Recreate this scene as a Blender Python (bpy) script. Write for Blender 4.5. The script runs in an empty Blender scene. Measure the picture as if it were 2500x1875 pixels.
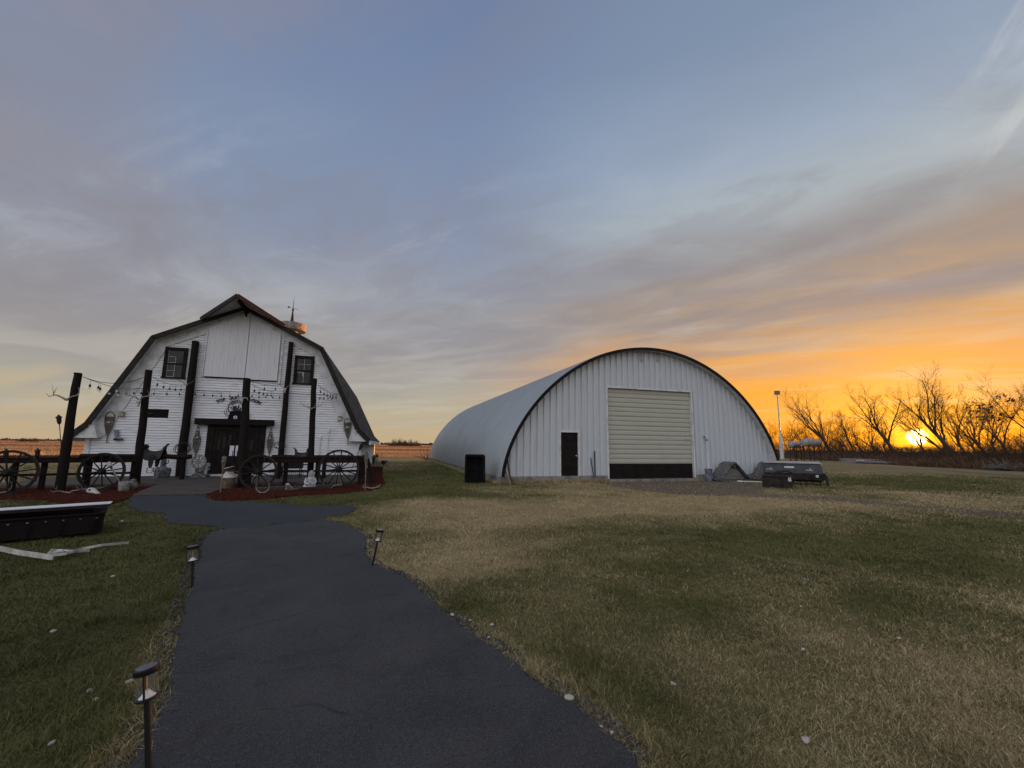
import bpy, math, random
import numpy as np
from mathutils import Vector, Matrix

R = math.radians
PI = math.pi
C = bpy.context.scene.collection
SC = bpy.context.scene
random.seed(7)

# ------------------------------------------------------------------ camera
F, CAM_H, PITCH, ROLL = 1030.0, 1.5, R(8.3), 0.0118        # focal length in photo pixels (2500 wide)
cam_data = bpy.data.cameras.new('camera')
cam_data.sensor_fit = 'HORIZONTAL'
cam_data.sensor_width = 36.0
cam_data.lens = 36.0 * F / 2500.0
cam_data.clip_start = 0.05
cam_data.clip_end = 12000.0
cam = bpy.data.objects.new('camera', cam_data)
C.objects.link(cam)
CAMROT = Matrix.Rotation(PI / 2 + PITCH, 3, 'X') @ Matrix.Rotation(ROLL, 3, 'Z')
cam.matrix_world = Matrix.Translation((0, 0, CAM_H)) @ CAMROT.to_4x4()
SC.camera = cam

# ------------------------------------------------------------------ colour management
SC.view_settings.view_transform = 'Standard'
SC.view_settings.look = 'None'
SC.view_settings.exposure = 1.0
SC.view_settings.gamma = 1.0
SC.cycles.max_bounces = 8
SC.cycles.transparent_max_bounces = 12
SC.cycles.use_denoising = True

# ------------------------------------------------------------------ node helper
class NT:
    def __init__(s, tree):
        s.t = tree; s.n = tree.nodes; s.l = tree.links
    def node(s, typ, **kw):
        n = s.n.new(typ)
        for k, v in kw.items(): setattr(n, k, v)
        return n
    def put(s, sock, val):
        if hasattr(val, 'links') or hasattr(val, 'is_linked'): s.l.new(val, sock)
        else:
            if hasattr(sock.default_value, '__len__'):
                val = tuple(val)
                if len(sock.default_value) == 4 and len(val) == 3: val = val + (1,)
            sock.default_value = val
    def m(s, op, a, b=0.0, c=None, clamp=False):
        n = s.node('ShaderNodeMath', operation=op, use_clamp=clamp)
        s.put(n.inputs[0], a); s.put(n.inputs[1], b)
        if c is not None: s.put(n.inputs[2], c)
        return n.outputs[0]
    def vm(s, op, a, b=None):
        n = s.node('ShaderNodeVectorMath', operation=op)
        s.put(n.inputs[0], a)
        if b is not None: s.put(n.inputs[1], b)
        return n.outputs['Value'] if op in ('DOT_PRODUCT', 'LENGTH') else n.outputs[0]
    def mix(s, f, a, b, blend='MIX'):
        n = s.node('ShaderNodeMix', data_type='RGBA', blend_type=blend)
        s.put(n.inputs[0], f); s.put(n.inputs[6], a); s.put(n.inputs[7], b)
        return n.outputs[2]
    def ss(s, x, a, b):
        n = s.node('ShaderNodeMapRange', interpolation_type='SMOOTHSTEP')
        s.put(n.inputs[0], x); n.inputs[1].default_value = a; n.inputs[2].default_value = b
        return n.outputs[0]
    def lin(s, x, a, b, c=0.0, d=1.0):
        n = s.node('ShaderNodeMapRange')
        s.put(n.inputs[0], x)
        for i, v in enumerate((a, b, c, d)): n.inputs[i + 1].default_value = v
        return n.outputs[0]
    def noise(s, vec, scale, detail=4.0, rough=0.55, dist=0.0):
        n = s.node('ShaderNodeTexNoise')
        if vec is not None: s.put(n.inputs['Vector'], vec)
        n.inputs['Scale'].default_value = scale; n.inputs['Detail'].default_value = detail
        n.inputs['Roughness'].default_value = rough; n.inputs['Distortion'].default_value = dist
        return n.outputs['Fac']
    def ramp(s, x, stops, interp='LINEAR'):
        n = s.node('ShaderNodeValToRGB'); cr = n.color_ramp; cr.interpolation = interp
        while len(cr.elements) < len(stops): cr.elements.new(0.5)
        for e, (p, c) in zip(cr.elements, stops): e.position = p; e.color = tuple(c) + (1,)
        s.put(n.inputs[0], x)
        return n.outputs[0]
    def xyz(s, v):
        n = s.node('ShaderNodeSeparateXYZ'); s.put(n.inputs[0], v); return n.outputs
    def comb(s, x, y, z):
        n = s.node('ShaderNodeCombineXYZ')
        for i, v in enumerate((x, y, z)): s.put(n.inputs[i], v)
        return n.outputs[0]

def srgb(r, g, b):
    f = lambda c: c / 12.92 if c <= 0.04045 else ((c + 0.055) / 1.055) ** 2.4
    return (f(r / 255), f(g / 255), f(b / 255))

# ------------------------------------------------------------------ sky (world)
SUN_AZ, SUN_EL = R(43.7), R(1.3)
SUN = Vector((math.sin(SUN_AZ) * math.cos(SUN_EL), math.cos(SUN_AZ) * math.cos(SUN_EL), math.sin(SUN_EL)))
world = bpy.data.worlds.new('World')
SC.world = world
world.use_nodes = True
wt = NT(world.node_tree)
wt.n.clear()
def build_sky(t):
    d = t.vm('NORMALIZE', t.node('ShaderNodeTexCoord').outputs['Generated'])
    x, y, z = t.xyz(d)
    el = t.m('DIVIDE', t.m('ARCSINE', t.m('MAXIMUM', z, 0.0)), PI / 2)         # 0 horizon .. 1 zenith
    hl = t.m('SQRT', t.m('ADD', t.m('MULTIPLY', x, x), t.m('MULTIPLY', y, y)))
    hx = t.m('DIVIDE', x, t.m('MAXIMUM', hl, 1e-4)); hy = t.m('DIVIDE', y, t.m('MAXIMUM', hl, 1e-4))
    sunh = t.m('ADD', t.m('MULTIPLY', hx, math.sin(SUN_AZ)), t.m('MULTIPLY', hy, math.cos(SUN_AZ)))
    # cloud sheet at constant height: streaks run along (0.87,-0.48)
    zz = t.m('ADD', t.m('MAXIMUM', z, 0.0), 0.07)
    px = t.m('DIVIDE', x, zz); py = t.m('DIVIDE', y, zz)
    a = t.m('ADD', t.m('MULTIPLY', px, 0.87), t.m('MULTIPLY', py, -0.48))
    b = t.m('ADD', t.m('MULTIPLY', px, 0.48), t.m('MULTIPLY', py, 0.87))
    pv = t.comb(t.m('MULTIPLY', a, 0.42), b, 0.0)
    n1 = t.noise(pv, 1.05, 7.0, 0.52, 0.5)
    pv2 = t.comb(t.m('MULTIPLY', a, 0.42), b, 3.7)
    n2 = t.noise(pv2, 1.35, 8.0, 0.55, 0.8)
    pv3 = t.comb(t.m('MULTIPLY', a, 0.8), b, 9.1)
    n3 = t.noise(pv3, 0.65, 4.0, 0.5, 0.3)
    e2 = t.m('ADD', el, t.m('MULTIPLY', t.m('SUBTRACT', n1, 0.5), 0.13))
    e2 = t.m('ADD', e2, t.m('MULTIPLY', t.m('SUBTRACT', n2, 0.5), 0.06))
    k = lambda deg: deg / 90.0
    away = t.ramp(e2, [(0.0, srgb(196, 174, 140)), (k(3.5), srgb(184, 172, 149)), (k(7), srgb(168, 163, 154)),
                       (k(12), srgb(158, 153, 152)), (k(18), srgb(154, 158, 168)), (k(26), srgb(136, 149, 174)),
                       (k(36), srgb(126, 143, 173)), (k(50), srgb(110, 128, 164)), (1.0, srgb(96, 112, 150))])
    toward = t.ramp(e2, [(0.0, srgb(253, 150, 20)), (k(4), srgb(250, 160, 40)), (k(8), srgb(234, 160, 72)),
                         (k(12), srgb(212, 156, 94)), (k(16), srgb(186, 152, 114)), (k(19.5), srgb(160, 144, 132)),
                         (k(23), srgb(166, 168, 168)), (k(28), srgb(172, 182, 188)), (k(34), srgb(158, 174, 194)),
                         (k(44), srgb(128, 146, 172)), (1.0, srgb(96, 112, 150))])
    w = t.ss(t.m('ADD', sunh, t.m('MULTIPLY', t.m('SUBTRACT', n3, 0.5), 0.16)), 0.60, 1.02)
    col = t.mix(w, away, toward)
    # mauve cloud masses and paler gaps
    cl = t.ss(n1, 0.44, 0.60)
    hi = t.ss(el, 0.05, 0.18)
    col = t.mix(t.m('MULTIPLY', t.m('MULTIPLY', cl, 0.46), t.m('MULTIPLY', hi, t.m('SUBTRACT', 1.0, t.m('MULTIPLY', t.m('MULTIPLY', t.ss(hx, -0.15, 0.25), t.ss(el, 0.24, 0.31)), 0.75)))), col, srgb(143, 138, 147))
    gap = t.ss(n2, 0.48, 0.64)
    lowband = t.m('MULTIPLY', t.ss(el, 0.01, 0.05), t.m('SUBTRACT', 1.0, t.ss(el, 0.12, 0.28)))
    col = t.mix(t.m('MULTIPLY', t.m('MULTIPLY', gap, 0.20), lowband), col, srgb(220, 212, 196))
    n4 = t.noise(t.comb(t.m('MULTIPLY', a, 0.55), b, 51.0), 2.6, 9.0, 0.62, 0.9)
    mot = t.m('MULTIPLY', t.ss(el, 0.08, 0.18), t.m('SUBTRACT', 1.0, t.ss(el, 0.30, 0.45)))
    col = t.mix(t.m('MULTIPLY', t.m('MULTIPLY', t.ss(n4, 0.50, 0.66), mot), 0.30), col, srgb(134, 131, 140))
    col = t.mix(t.m('MULTIPLY', t.m('MULTIPLY', t.m('SUBTRACT', 1.0, t.ss(n4, 0.34, 0.50)), mot), 0.22), col, srgb(186, 192, 202))
    dk = t.ss(t.noise(t.comb(t.m('MULTIPLY', a, 0.40), b, 21.0), 0.95, 8.0, 0.56, 0.7), 0.42, 0.60)
    band = t.m('MULTIPLY', t.ss(e2, 0.11, 0.20), t.m('SUBTRACT', 1.0, t.ss(e2, 0.24, 0.30)))
    col = t.mix(t.m('MULTIPLY', t.m('MULTIPLY', dk, t.lin(hx, -0.4, 0.3, 0.25, 0.75)), band), col, srgb(138, 130, 132))
    pk = t.m('MULTIPLY', t.ss(t.noise(t.comb(px, py, 33.0), 1.3, 6.0, 0.55, 0.4), 0.44, 0.62), t.m('MULTIPLY', t.ss(el, 0.16, 0.3), t.m('SUBTRACT', 1.0, t.ss(hx, -0.45, 0.05))))
    col = t.mix(t.m('MULTIPLY', pk, 0.42), col, srgb(150, 145, 152))
    # thin bright cirrus high on the right
    ci = t.ss(t.noise(t.comb(t.m('MULTIPLY', b, 0.35), t.m('MULTIPLY', a, 2.4), 2.0), 1.6, 9.0, 0.62, 1.2), 0.51, 0.68)
    cm = t.m('MULTIPLY', t.ss(hx, 0.72, 0.84), t.m('MULTIPLY', t.ss(el, 0.22, 0.30), t.ss(y, 0.0, 0.2)))
    col = t.mix(t.m('MULTIPLY', t.m('MULTIPLY', ci, cm), 0.55), col, srgb(228, 224, 218))
    # glow round the sun and its disc
    ang = t.m('ARCCOSINE', t.m('MINIMUM', t.vm('DOT_PRODUCT', d, tuple(SUN)), 0.99999))
    g1 = t.m('EXPONENT', t.m('MULTIPLY', ang, -1 / R(2.4)))
    g2 = t.m('EXPONENT', t.m('MULTIPLY', ang, -1 / R(9.0)))
    disc = t.m('SUBTRACT', 1.0, t.ss(ang, R(0.50), R(0.88)))
    def addc(c, f, k):
        n = t.vm('SCALE', k); n.node.inputs['Scale'].default_value = 1.0
        t.put(n.node.inputs['Scale'], f)
        return t.vm('ADD', c, n)
    col = addc(col, g1, (0.85, 0.50, 0.04))
    col = addc(col, g2, (0.05, 0.03, 0.00))
    col = addc(col, disc, (9.0, 6.0, 2.2))
    # unseen sky behind the camera, raised to a bright blue-white to light the facades
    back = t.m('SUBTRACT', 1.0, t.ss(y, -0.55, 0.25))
    bk = t.vm('SCALE', t.mix(t.ss(el, 0.0, 0.5), BACK_LOW, BACK_HIGH)); t.put(bk.node.inputs['Scale'], t.m('SUBTRACT', 1.0, t.m('MULTIPLY', x, 0.40)))  # boosted further on the left so left-tilted shed ribs come out lighter
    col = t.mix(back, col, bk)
    sky = t.node('ShaderNodeTexSky')
    sky.sky_type = 'NISHITA'; sky.sun_disc = False
    sky.sun_elevation = SUN_EL; sky.sun_rotation = SUN_AZ
    sky.altitude = 600; sky.dust_density = 2.0
    bg1 = t.node('ShaderNodeBackground'); t.put(bg1.inputs[0], sky.outputs[0]); bg1.inputs[1].default_value = 0.012
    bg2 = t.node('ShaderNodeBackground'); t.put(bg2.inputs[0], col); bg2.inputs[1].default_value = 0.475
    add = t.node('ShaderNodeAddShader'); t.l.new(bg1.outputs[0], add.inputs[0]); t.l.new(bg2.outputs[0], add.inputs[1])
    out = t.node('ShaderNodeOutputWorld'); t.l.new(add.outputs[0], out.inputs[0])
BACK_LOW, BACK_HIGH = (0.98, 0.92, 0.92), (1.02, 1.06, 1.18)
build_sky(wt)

sun_data = bpy.data.lights.new('sun', 'SUN')
sun_data.energy = 5.0
sun_data.angle = R(0.55)
sun_data.color = (1.0, 0.40, 0.09)
sun = bpy.data.objects.new('sun', sun_data)
C.objects.link(sun)
sun.rotation_euler = SUN.to_track_quat('Z', 'Y').to_euler()
sun.location = (60, 60, 30)

# ------------------------------------------------------------------ photo pixel -> place
def ray(px, py):
    return CAMROT @ Vector(((px - 1250) / F, -(py - 937.5) / F, -1.0))
def gp(px, py, z=0.0):                                  # point on the ground (or level z) seen at a photo pixel
    r = ray(px, py); t = (z - CAM_H) / r.z
    return Vector((r.x * t, r.y * t, z))
def dp(px, py, Y):                                      # point at distance Y ahead of the camera
    r = ray(px, py); t = Y / r.y
    return Vector((r.x * t, Y, CAM_H + r.z * t))
class Facade:                                           # a vertical front: local x along it, y into the building, z up
    def __init__(s, o, deg):
        s.o = Vector(o); s.a = R(deg)
        s.u = Vector((math.cos(s.a), math.sin(s.a), 0)); s.v = Vector((-math.sin(s.a), math.cos(s.a), 0))
    def at(s, px, py, off=0.0):                         # local (x, z) on the plane off metres in front
        r = ray(px, py); c = Vector((0, 0, CAM_H)); o = s.o - s.v * off
        p = c + r * ((o - c).dot(s.v) / r.dot(s.v))
        return (p - s.o).dot(s.u), p.z
    def w(s, x, y, z=0.0): return s.o + s.u * x + s.v * y + Vector((0, 0, z))
    def loc(s, p): q = Vector(p) - s.o; return Vector((q.dot(s.u), q.dot(s.v), q.z))
BARN = Facade((-11.62, 17.881, 0), 16.0)
SHED = Facade((-0.281, 17.285, 0), 17.0)

# ------------------------------------------------------------------ mesh builder
class MB:
    def __init__(s): s.v = []; s.f = []
    def add(s, vs, fs):
        n = len(s.v); s.v += [tuple(p) for p in vs]; s.f += [tuple(i + n for i in f) for f in fs]; return s
    def bx(s, x0, x1, y0, y1, z0, z1):
        return s.add([(x0,y0,z0),(x1,y0,z0),(x1,y1,z0),(x0,y1,z0),(x0,y0,z1),(x1,y0,z1),(x1,y1,z1),(x0,y1,z1)],
                     [(0,3,2,1),(4,5,6,7),(0,1,5,4),(1,2,6,5),(2,3,7,6),(3,0,4,7)])
    def bar(s, p0, p1, w, h, up=(0, 0, 1)):             # squared timber between two points
        p0, p1 = Vector(p0), Vector(p1); d = (p1 - p0).normalized(); u = Vector(up)
        if abs(d.dot(u)) > 0.98: u = Vector((0, 1, 0))
        a = d.cross(u).normalized() * (w / 2); b = a.cross(d).normalized() * (h / 2)
        vs = [p + i * a + j * b for p in (p0, p1) for i, j in ((-1,-1),(1,-1),(1,1),(-1,1))]
        return s.add(vs, [(0,1,2,3),(7,6,5,4),(0,4,5,1),(1,5,6,2),(2,6,7,3),(3,7,4,0)])
    def tube(s, pts, rad, n=8, cap=True, closed=False):
        pts = [Vector(p) for p in pts]; k = len(pts)
        if not hasattr(rad, '__len__'): rad = [rad] * k
        vs = []; ref = None
        for i, p in enumerate(pts):
            if closed: d = (pts[(i + 1) % k] - pts[i - 1]).normalized()
            else: d = (pts[min(i + 1, k - 1)] - pts[max(i - 1, 0)]).normalized()
            if ref is None:
                ref = Vector((0, 0, 1)) if abs(d.z) < 0.9 else Vector((1, 0, 0))
            a = d.cross(ref)
            a = a.normalized() if a.length > 1e-6 else Vector((1, 0, 0))
            b = d.cross(a).normalized(); ref = -b
            ref = a.cross(d)
            for j in range(n):
                t = 2 * PI * j / n; vs.append(p + (a * math.cos(t) + b * math.sin(t)) * rad[i])
        fs = []
        for i in range(k if closed else k - 1):
            i2 = (i + 1) % k
            for j in range(n):
                j2 = (j + 1) % n; fs.append((i*n+j, i*n+j2, i2*n+j2, i2*n+j))
        if cap and not closed: fs += [tuple(range(n))[::-1], tuple((k-1)*n + j for j in range(n))]
        return s.add(vs, fs)
    def ring(s, c, rad, r, axis='y', n=32, m=6, sq=None):
        pts = []
        for i in range(n):
            t = 2*PI*i/n; q = {'y': (math.cos(t), 0, math.sin(t)), 'z': (math.cos(t), math.sin(t), 0), 'x': (0, math.cos(t), math.sin(t))}[axis]
            pts.append(Vector(c) + Vector(q) * rad)
        return s.tube(pts, r, m, closed=True)
    def lathe(s, prof, n=16, c=(0, 0, 0), axis='z', sx=1.0, sy=1.0):
        vs = []
        for (r, z) in prof:
            for j in range(n):
                t = 2*PI*j/n; q = (r*math.cos(t)*sx, r*math.sin(t)*sy, z)
                if axis == 'y': q = (q[0], q[2], q[1])
                if axis == 'x': q = (q[2], q[0], q[1])
                vs.append((q[0]+c[0], q[1]+c[1], q[2]+c[2]))
        k = len(prof); fs = [(i*n+j, i*n+(j+1)%n, (i+1)*n+(j+1)%n, (i+1)*n+j) for i in range(k-1) for j in range(n)]
        fs += [tuple(range(n))[::-1], tuple((k-1)*n+j for j in range(n))]
        return s.add(vs, fs)
    def prism(s, poly, y0, y1):                         # poly of (x,z) extruded along y
        k = len(poly); vs = [(x, y0, z) for x, z in poly] + [(x, y1, z) for x, z in poly]
        fs = [tuple(range(k)), tuple(range(2*k-1, k-1, -1))] + [(i, i+k, (i+1)%k+k, (i+1)%k) for i in range(k)]
        return s.add(vs, fs)
    def slab(s, poly, z0, z1):                          # poly of (x,y) extruded up
        k = len(poly); vs = [(x, y, z0) for x, y in poly] + [(x, y, z1) for x, y in poly]
        fs = [tuple(range(k))[::-1], tuple(range(k, 2*k))] + [(i, (i+1)%k, (i+1)%k+k, i+k) for i in range(k)]
        return s.add(vs, fs)
    def ell(s, c, r, n=12, m=8):
        prof = [(max(1e-3, math.sin(PI*i/m)), -math.cos(PI*i/m)) for i in range(m+1)]
        vs = []
        for (q, z) in prof:
            for j in range(n):
                t = 2*PI*j/n; vs.append((c[0]+q*math.cos(t)*r[0], c[1]+q*math.sin(t)*r[1], c[2]+z*r[2]))
        fs = [(i*n+j, i*n+(j+1)%n, (i+1)*n+(j+1)%n, (i+1)*n+j) for i in range(m) for j in range(n)]
        return s.add(vs, fs)
    def loft(s, secs, n=14):                            # secs: (centre, rx, ry) stacked ellipses in xy
        vs = []
        for c, rx, ry in secs:
            for j in range(n):
                t = 2*PI*j/n; vs.append((c[0]+rx*math.cos(t), c[1]+ry*math.sin(t), c[2]))
        k = len(secs); fs = [(i*n+j, i*n+(j+1)%n, (i+1)*n+(j+1)%n, (i+1)*n+j) for i in range(k-1) for j in range(n)]
        fs += [tuple(range(n))[::-1], tuple((k-1)*n+j for j in range(n))]
        return s.add(vs, fs)
    def xf(s, M):                                       # transform everything so far
        s.v = [tuple(M @ Vector(p)) for p in s.v]; return s
    def build(s, name, mat, parent=None, smooth=False, bevel=0.0, loc=None, rz=0.0):
        me = bpy.data.meshes.new(name)
        me.from_pydata(s.v, [], s.f); me.update()
        if mat: me.materials.append(mat)
        if smooth: me.polygons.foreach_set('use_smooth', [True] * len(me.polygons))
        o = bpy.data.objects.new(name, me); C.objects.link(o)
        if parent is not None: o.parent = parent
        if loc is not None: o.location = loc
        if rz: o.rotation_euler = (0, 0, rz)
        if bevel:
            b = o.modifiers.new('bevel', 'BEVEL'); b.width = bevel; b.segments = 2; b.limit_method = 'ANGLE'
        if smooth:
            try: me.set_sharp_from_angle(angle=R(42))
            except Exception: pass
        return o

def np_mesh(name, co, quads=None, tris=None, mat=None, attrs=None, parent=None, smooth=False):
    me = bpy.data.meshes.new(name)
    nq = 0 if quads is None else len(quads); nt = 0 if tris is None else len(tris)
    me.vertices.add(len(co)); me.vertices.foreach_set('co', np.asarray(co, np.float32).ravel())
    idx = []; st = []; tot = 0
    if nq: idx.append(np.asarray(quads, np.int32).ravel()); st.append(np.arange(nq) * 4); tot = nq * 4
    if nt: idx.append(np.asarray(tris, np.int32).ravel()); st.append(tot + np.arange(nt) * 3)
    idx = np.concatenate(idx); st = np.concatenate(st)
    me.loops.add(len(idx)); me.loops.foreach_set('vertex_index', idx.astype(np.int32))
    me.polygons.add(nq + nt); me.polygons.foreach_set('loop_start', st.astype(np.int32))
    for k, a in (attrs or {}).items():
        at = me.attributes.new(k, 'FLOAT', 'POINT'); at.data.foreach_set('value', np.asarray(a, np.float32))
    me.update(calc_edges=True); me.validate()
    if smooth: me.polygons.foreach_set('use_smooth', [True] * len(me.polygons))
    if mat: me.materials.append(mat)
    o = bpy.data.objects.new(name, me); C.objects.link(o)
    if parent is not None: o.parent = parent
    return o

def tag(o, label, cat, group=None):
    o['label'] = label; o['category'] = cat
    if group: o['group'] = group
    return o
def struct(o): o['kind'] = 'structure'; return o
def stuff(o, label=None, cat=None):
    o['kind'] = 'stuff'
    if label: o['label'] = label
    if cat: o['category'] = cat
    return o
def thing(name, label, cat, loc=(0, 0, 0), rz=0.0, group=None):
    o = bpy.data.objects.new(name, None); C.objects.link(o)
    o.empty_display_size = 0.2; o.location = loc; o.rotation_euler = (0, 0, rz)
    return tag(o, label, cat, group)
def dup(o, parent=None):
    c = o.copy(); C.objects.link(c); c.parent = parent
    for ch in list(o.children): dup(ch, c)
    return c

# ------------------------------------------------------------------ materials
def mat(name, col, rough=0.7, metal=0.0, var=0.25, scale=6.0, stretch=(1, 1, 1), bump=0.0, bscale=40.0, col2=None, lo=0.42, hi=0.66, spec=0.4, fleck=None):
    m = bpy.data.materials.new(name); m.use_nodes = True
    t = NT(m.node_tree); b = t.n['Principled BSDF']
    tc = t.node('ShaderNodeTexCoord').outputs['Object']
    mp = t.node('ShaderNodeMapping'); t.put(mp.inputs[0], tc); mp.inputs['Scale'].default_value = stretch
    v = mp.outputs[0]
    n = t.noise(v, scale, 6.0, 0.6)
    c2 = col2 if col2 else tuple(c * (1 - var * 1.6) for c in col)
    f = t.ss(n, lo, hi)
    c = t.mix(f, col, c2)
    n2 = t.noise(v, scale * 5.3, 3.0, 0.6)
    c = t.mix(t.m('MULTIPLY', t.ss(n2, 0.4, 0.75), 0.35), c, tuple(k * (1 - var) for k in col))
    if fleck:                                           # small weathering flecks and runs: (scale, stretch, amount, colour)
        mq = t.node('ShaderNodeMapping'); t.put(mq.inputs[0], tc); mq.inputs['Scale'].default_value = fleck[1]
        fk = t.ss(t.noise(mq.outputs[0], fleck[0], 5.0, 0.72), 0.62, 0.72)
        c = t.mix(t.m('MULTIPLY', fk, fleck[2]), c, fleck[3])
    t.put(b.inputs['Base Color'], c)
    t.put(b.inputs['Roughness'], t.lin(n, 0.3, 0.7, max(0, rough - 0.1), min(1, rough + 0.1)))
    b.inputs['Metallic'].default_value = metal
    b.inputs['Specular IOR Level'].default_value = spec
    if bump:
        bp = t.node('ShaderNodeBump'); bp.inputs['Strength'].default_value = bump; bp.inputs['Distance'].default_value = 0.01
        t.put(bp.inputs['Height'], t.noise(v, bscale, 4.0, 0.6)); t.l.new(bp.outputs[0], b.inputs['Normal'])
    return m

M = {}
M['siding'] = mat('white_siding_paint', (0.66, 0.67, 0.69), 0.65, var=0.24, scale=2.8, stretch=(0.7, 1, 6), bump=0.3, bscale=30, col2=(0.42, 0.43, 0.45), lo=0.48, hi=0.74, spec=0.25, fleck=(7.0, (1, 1, 3), 0.6, (0.25, 0.245, 0.24)))
M['sheath'] = mat('old_dark_sheathing', (0.19, 0.19, 0.195), 0.9, var=0.4, scale=4, spec=0.1)
M['plank'] = mat('white_plank_paint', (0.57, 0.58, 0.60), 0.65, var=0.2, scale=3.0, stretch=(7, 1, 0.5), bump=0.3, bscale=30, col2=(0.46, 0.46, 0.46), lo=0.52, hi=0.74)
M['trim'] = mat('white_trim_paint', (0.58, 0.59, 0.60), 0.65, var=0.18, scale=4, col2=(0.42, 0.41, 0.40), spec=0.25)
M['brown'] = mat('dark_brown_paint', (0.014, 0.010, 0.009), 0.7, var=0.35, scale=8, stretch=(1, 1, .4), spec=0.12)
M['brown_fascia'] = mat('brown_fascia', (0.022, 0.017, 0.016), 0.65, var=0.3, scale=5, spec=0.15)
M['red_fascia'] = mat('weathered_red_fascia', (0.060, 0.026, 0.021), 0.75, var=0.4, scale=6, col2=(0.03, 0.025, 0.024), spec=.15)
M['soffit'] = mat('grey_green_soffit', (0.42, 0.45, 0.44), 0.6, var=0.2, scale=2)
M['shingle'] = mat('grey_metal_roof', (0.115, 0.112, 0.112), 0.7, var=0.35, scale=3, stretch=(1, 5, 1), bump=0.5, bscale=20, spec=0.2)
M['log'] = mat('dark_log', (0.011, 0.008, 0.0075), 0.85, var=0.5, scale=6, stretch=(3, 3, 0.4), bump=0.6, bscale=25, col2=(0.026, 0.016, 0.012), lo=0.5, hi=0.8, spec=0.12)
M['rail'] = mat('dark_rail_wood', (0.014, 0.008, 0.007), 0.8, var=0.45, scale=5, stretch=(0.5, 3, 3), bump=0.4, bscale=25, col2=(0.028, 0.014, 0.011), lo=0.5, hi=0.8, spec=0.12)
M['wheel'] = mat('weathered_wheel_wood', (0.020, 0.016, 0.014), 0.85, var=0.5, scale=9, bump=0.5, bscale=50, col2=(0.05, 0.042, 0.036), lo=0.5, hi=0.8, spec=0.12)
M['iron'] = mat('dark_iron', (0.014, 0.013, 0.013), 0.6, 0.0, var=0.4, scale=10, col2=(0.03, 0.02, 0.016), spec=0.25)
M['black'] = mat('black_metal', (0.008, 0.008, 0.009), 0.5, 0.0, var=0.3, scale=8, spec=0.3)
M['black_plastic'] = mat('black_plastic', (0.004, 0.004, 0.006), 0.85, 0.0, var=0.3, scale=4, spec=0.16)
M['bone'] = mat('bleached_bone', (0.44, 0.42, 0.38), 0.7, var=0.3, scale=14, bump=0.4, bscale=40, col2=(0.25, 0.23, 0.2))
M['antler'] = mat('antler', (0.30, 0.27, 0.24), 0.7, var=0.35, scale=12, bump=0.4, bscale=50, col2=(0.16, 0.13, 0.11))
M['antler_dark'] = mat('dark_antler', (0.13, 0.115, 0.11), 0.7, var=0.35, scale=12, bump=0.4, bscale=50)
M['snowshoe'] = mat('bent_ash_frame', (0.11, 0.08, 0.05), 0.6, var=0.4, scale=12)
M['rawhide'] = mat('rawhide_lacing', (0.10, 0.085, 0.06), 0.7, var=0.4, scale=20)
M['glass'] = mat('dark_window_glass', (0.016, 0.016, 0.019), 0.2, 0.0, var=0.4, scale=3, spec=0.3)
M['muntin'] = mat('pale_muntin', (0.36, 0.34, 0.33), 0.6, var=0.3, scale=12)
M['paper'] = mat('white_paper', (0.62, 0.63, 0.70), 0.6, var=0.1, scale=6)
M['letter'] = mat('black_letter', (0.012, 0.013, 0.016), 0.5, 0.2, var=0.2, scale=8)
M['emblem_white'] = mat('emblem_white', (0.58, 0.59, 0.62), 0.5, var=0.12, scale=10)
M['deck'] = mat('brown_deck_board', (0.072, 0.055, 0.049), 0.8, var=0.35, scale=4, stretch=(0.5, 6, 1), bump=0.4, bscale=30)
M['concrete'] = mat('old_concrete', (0.22, 0.205, 0.185), 0.9, var=0.35, scale=3, bump=0.5, bscale=25, col2=(0.10, 0.095, 0.09))
M['galv'] = mat('white_ribbed_steel', (0.49, 0.52, 0.55), 0.48, 0.0, var=0.14, scale=1.2, stretch=(2, 1, 0.35), col2=(0.44, 0.45, 0.46), lo=0.5, hi=0.8, spec=0.3, fleck=(8.0, (2.2, 1, 0.45), 0.75, (0.20, 0.185, 0.17)))
M['galv_roof'] = mat('galvanised_arch_roof', (0.285, 0.315, 0.335), 0.42, 0.3, var=0.18, scale=0.7, col2=(0.27, 0.30, 0.32), lo=0.45, hi=0.7)
M['door_beige'] = mat('beige_overhead_door', (0.385, 0.38, 0.32), 0.6, var=0.18, scale=2.2, stretch=(0.5, 1, 5), col2=(0.31, 0.30, 0.24), lo=0.5, hi=0.78, fleck=(5.0, (0.8, 1, 2.5), 0.4, (0.19, 0.18, 0.14)))
M['door_dark'] = mat('dark_brown_steel', (0.010, 0.0065, 0.006), 0.6, 0.0, var=0.35, scale=3, spec=0.15)
M['steel'] = mat('bright_steel', (0.6, 0.6, 0.62), 0.35, 0.8, var=0.15, scale=10)
M['white_metal'] = mat('white_painted_metal', (0.66, 0.67, 0.69), 0.45, 0.0, var=0.1, scale=3)
M['bent_trim'] = mat('dirty_white_trim', (0.52, 0.51, 0.48), 0.5, 0.0, var=0.35, scale=5, col2=(0.28, 0.25, 0.22))
M['trough'] = mat('rusty_black_steel', (0.009, 0.0065, 0.006), 0.75, 0.0, var=0.5, scale=3, stretch=(1, 1, 0.35), col2=(0.024, 0.012, 0.009), lo=0.5, hi=0.8, bump=0.3, bscale=20, spec=0.12)
M['rubber'] = mat('weathered_rubber', (0.075, 0.073, 0.074), 0.85, var=0.5, scale=8, col2=(0.17, 0.165, 0.16), bump=0.4, bscale=30)
M['track_inner'] = mat('grey_rubber_inner', (0.15, 0.155, 0.16), 0.85, var=0.35, scale=5)
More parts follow.
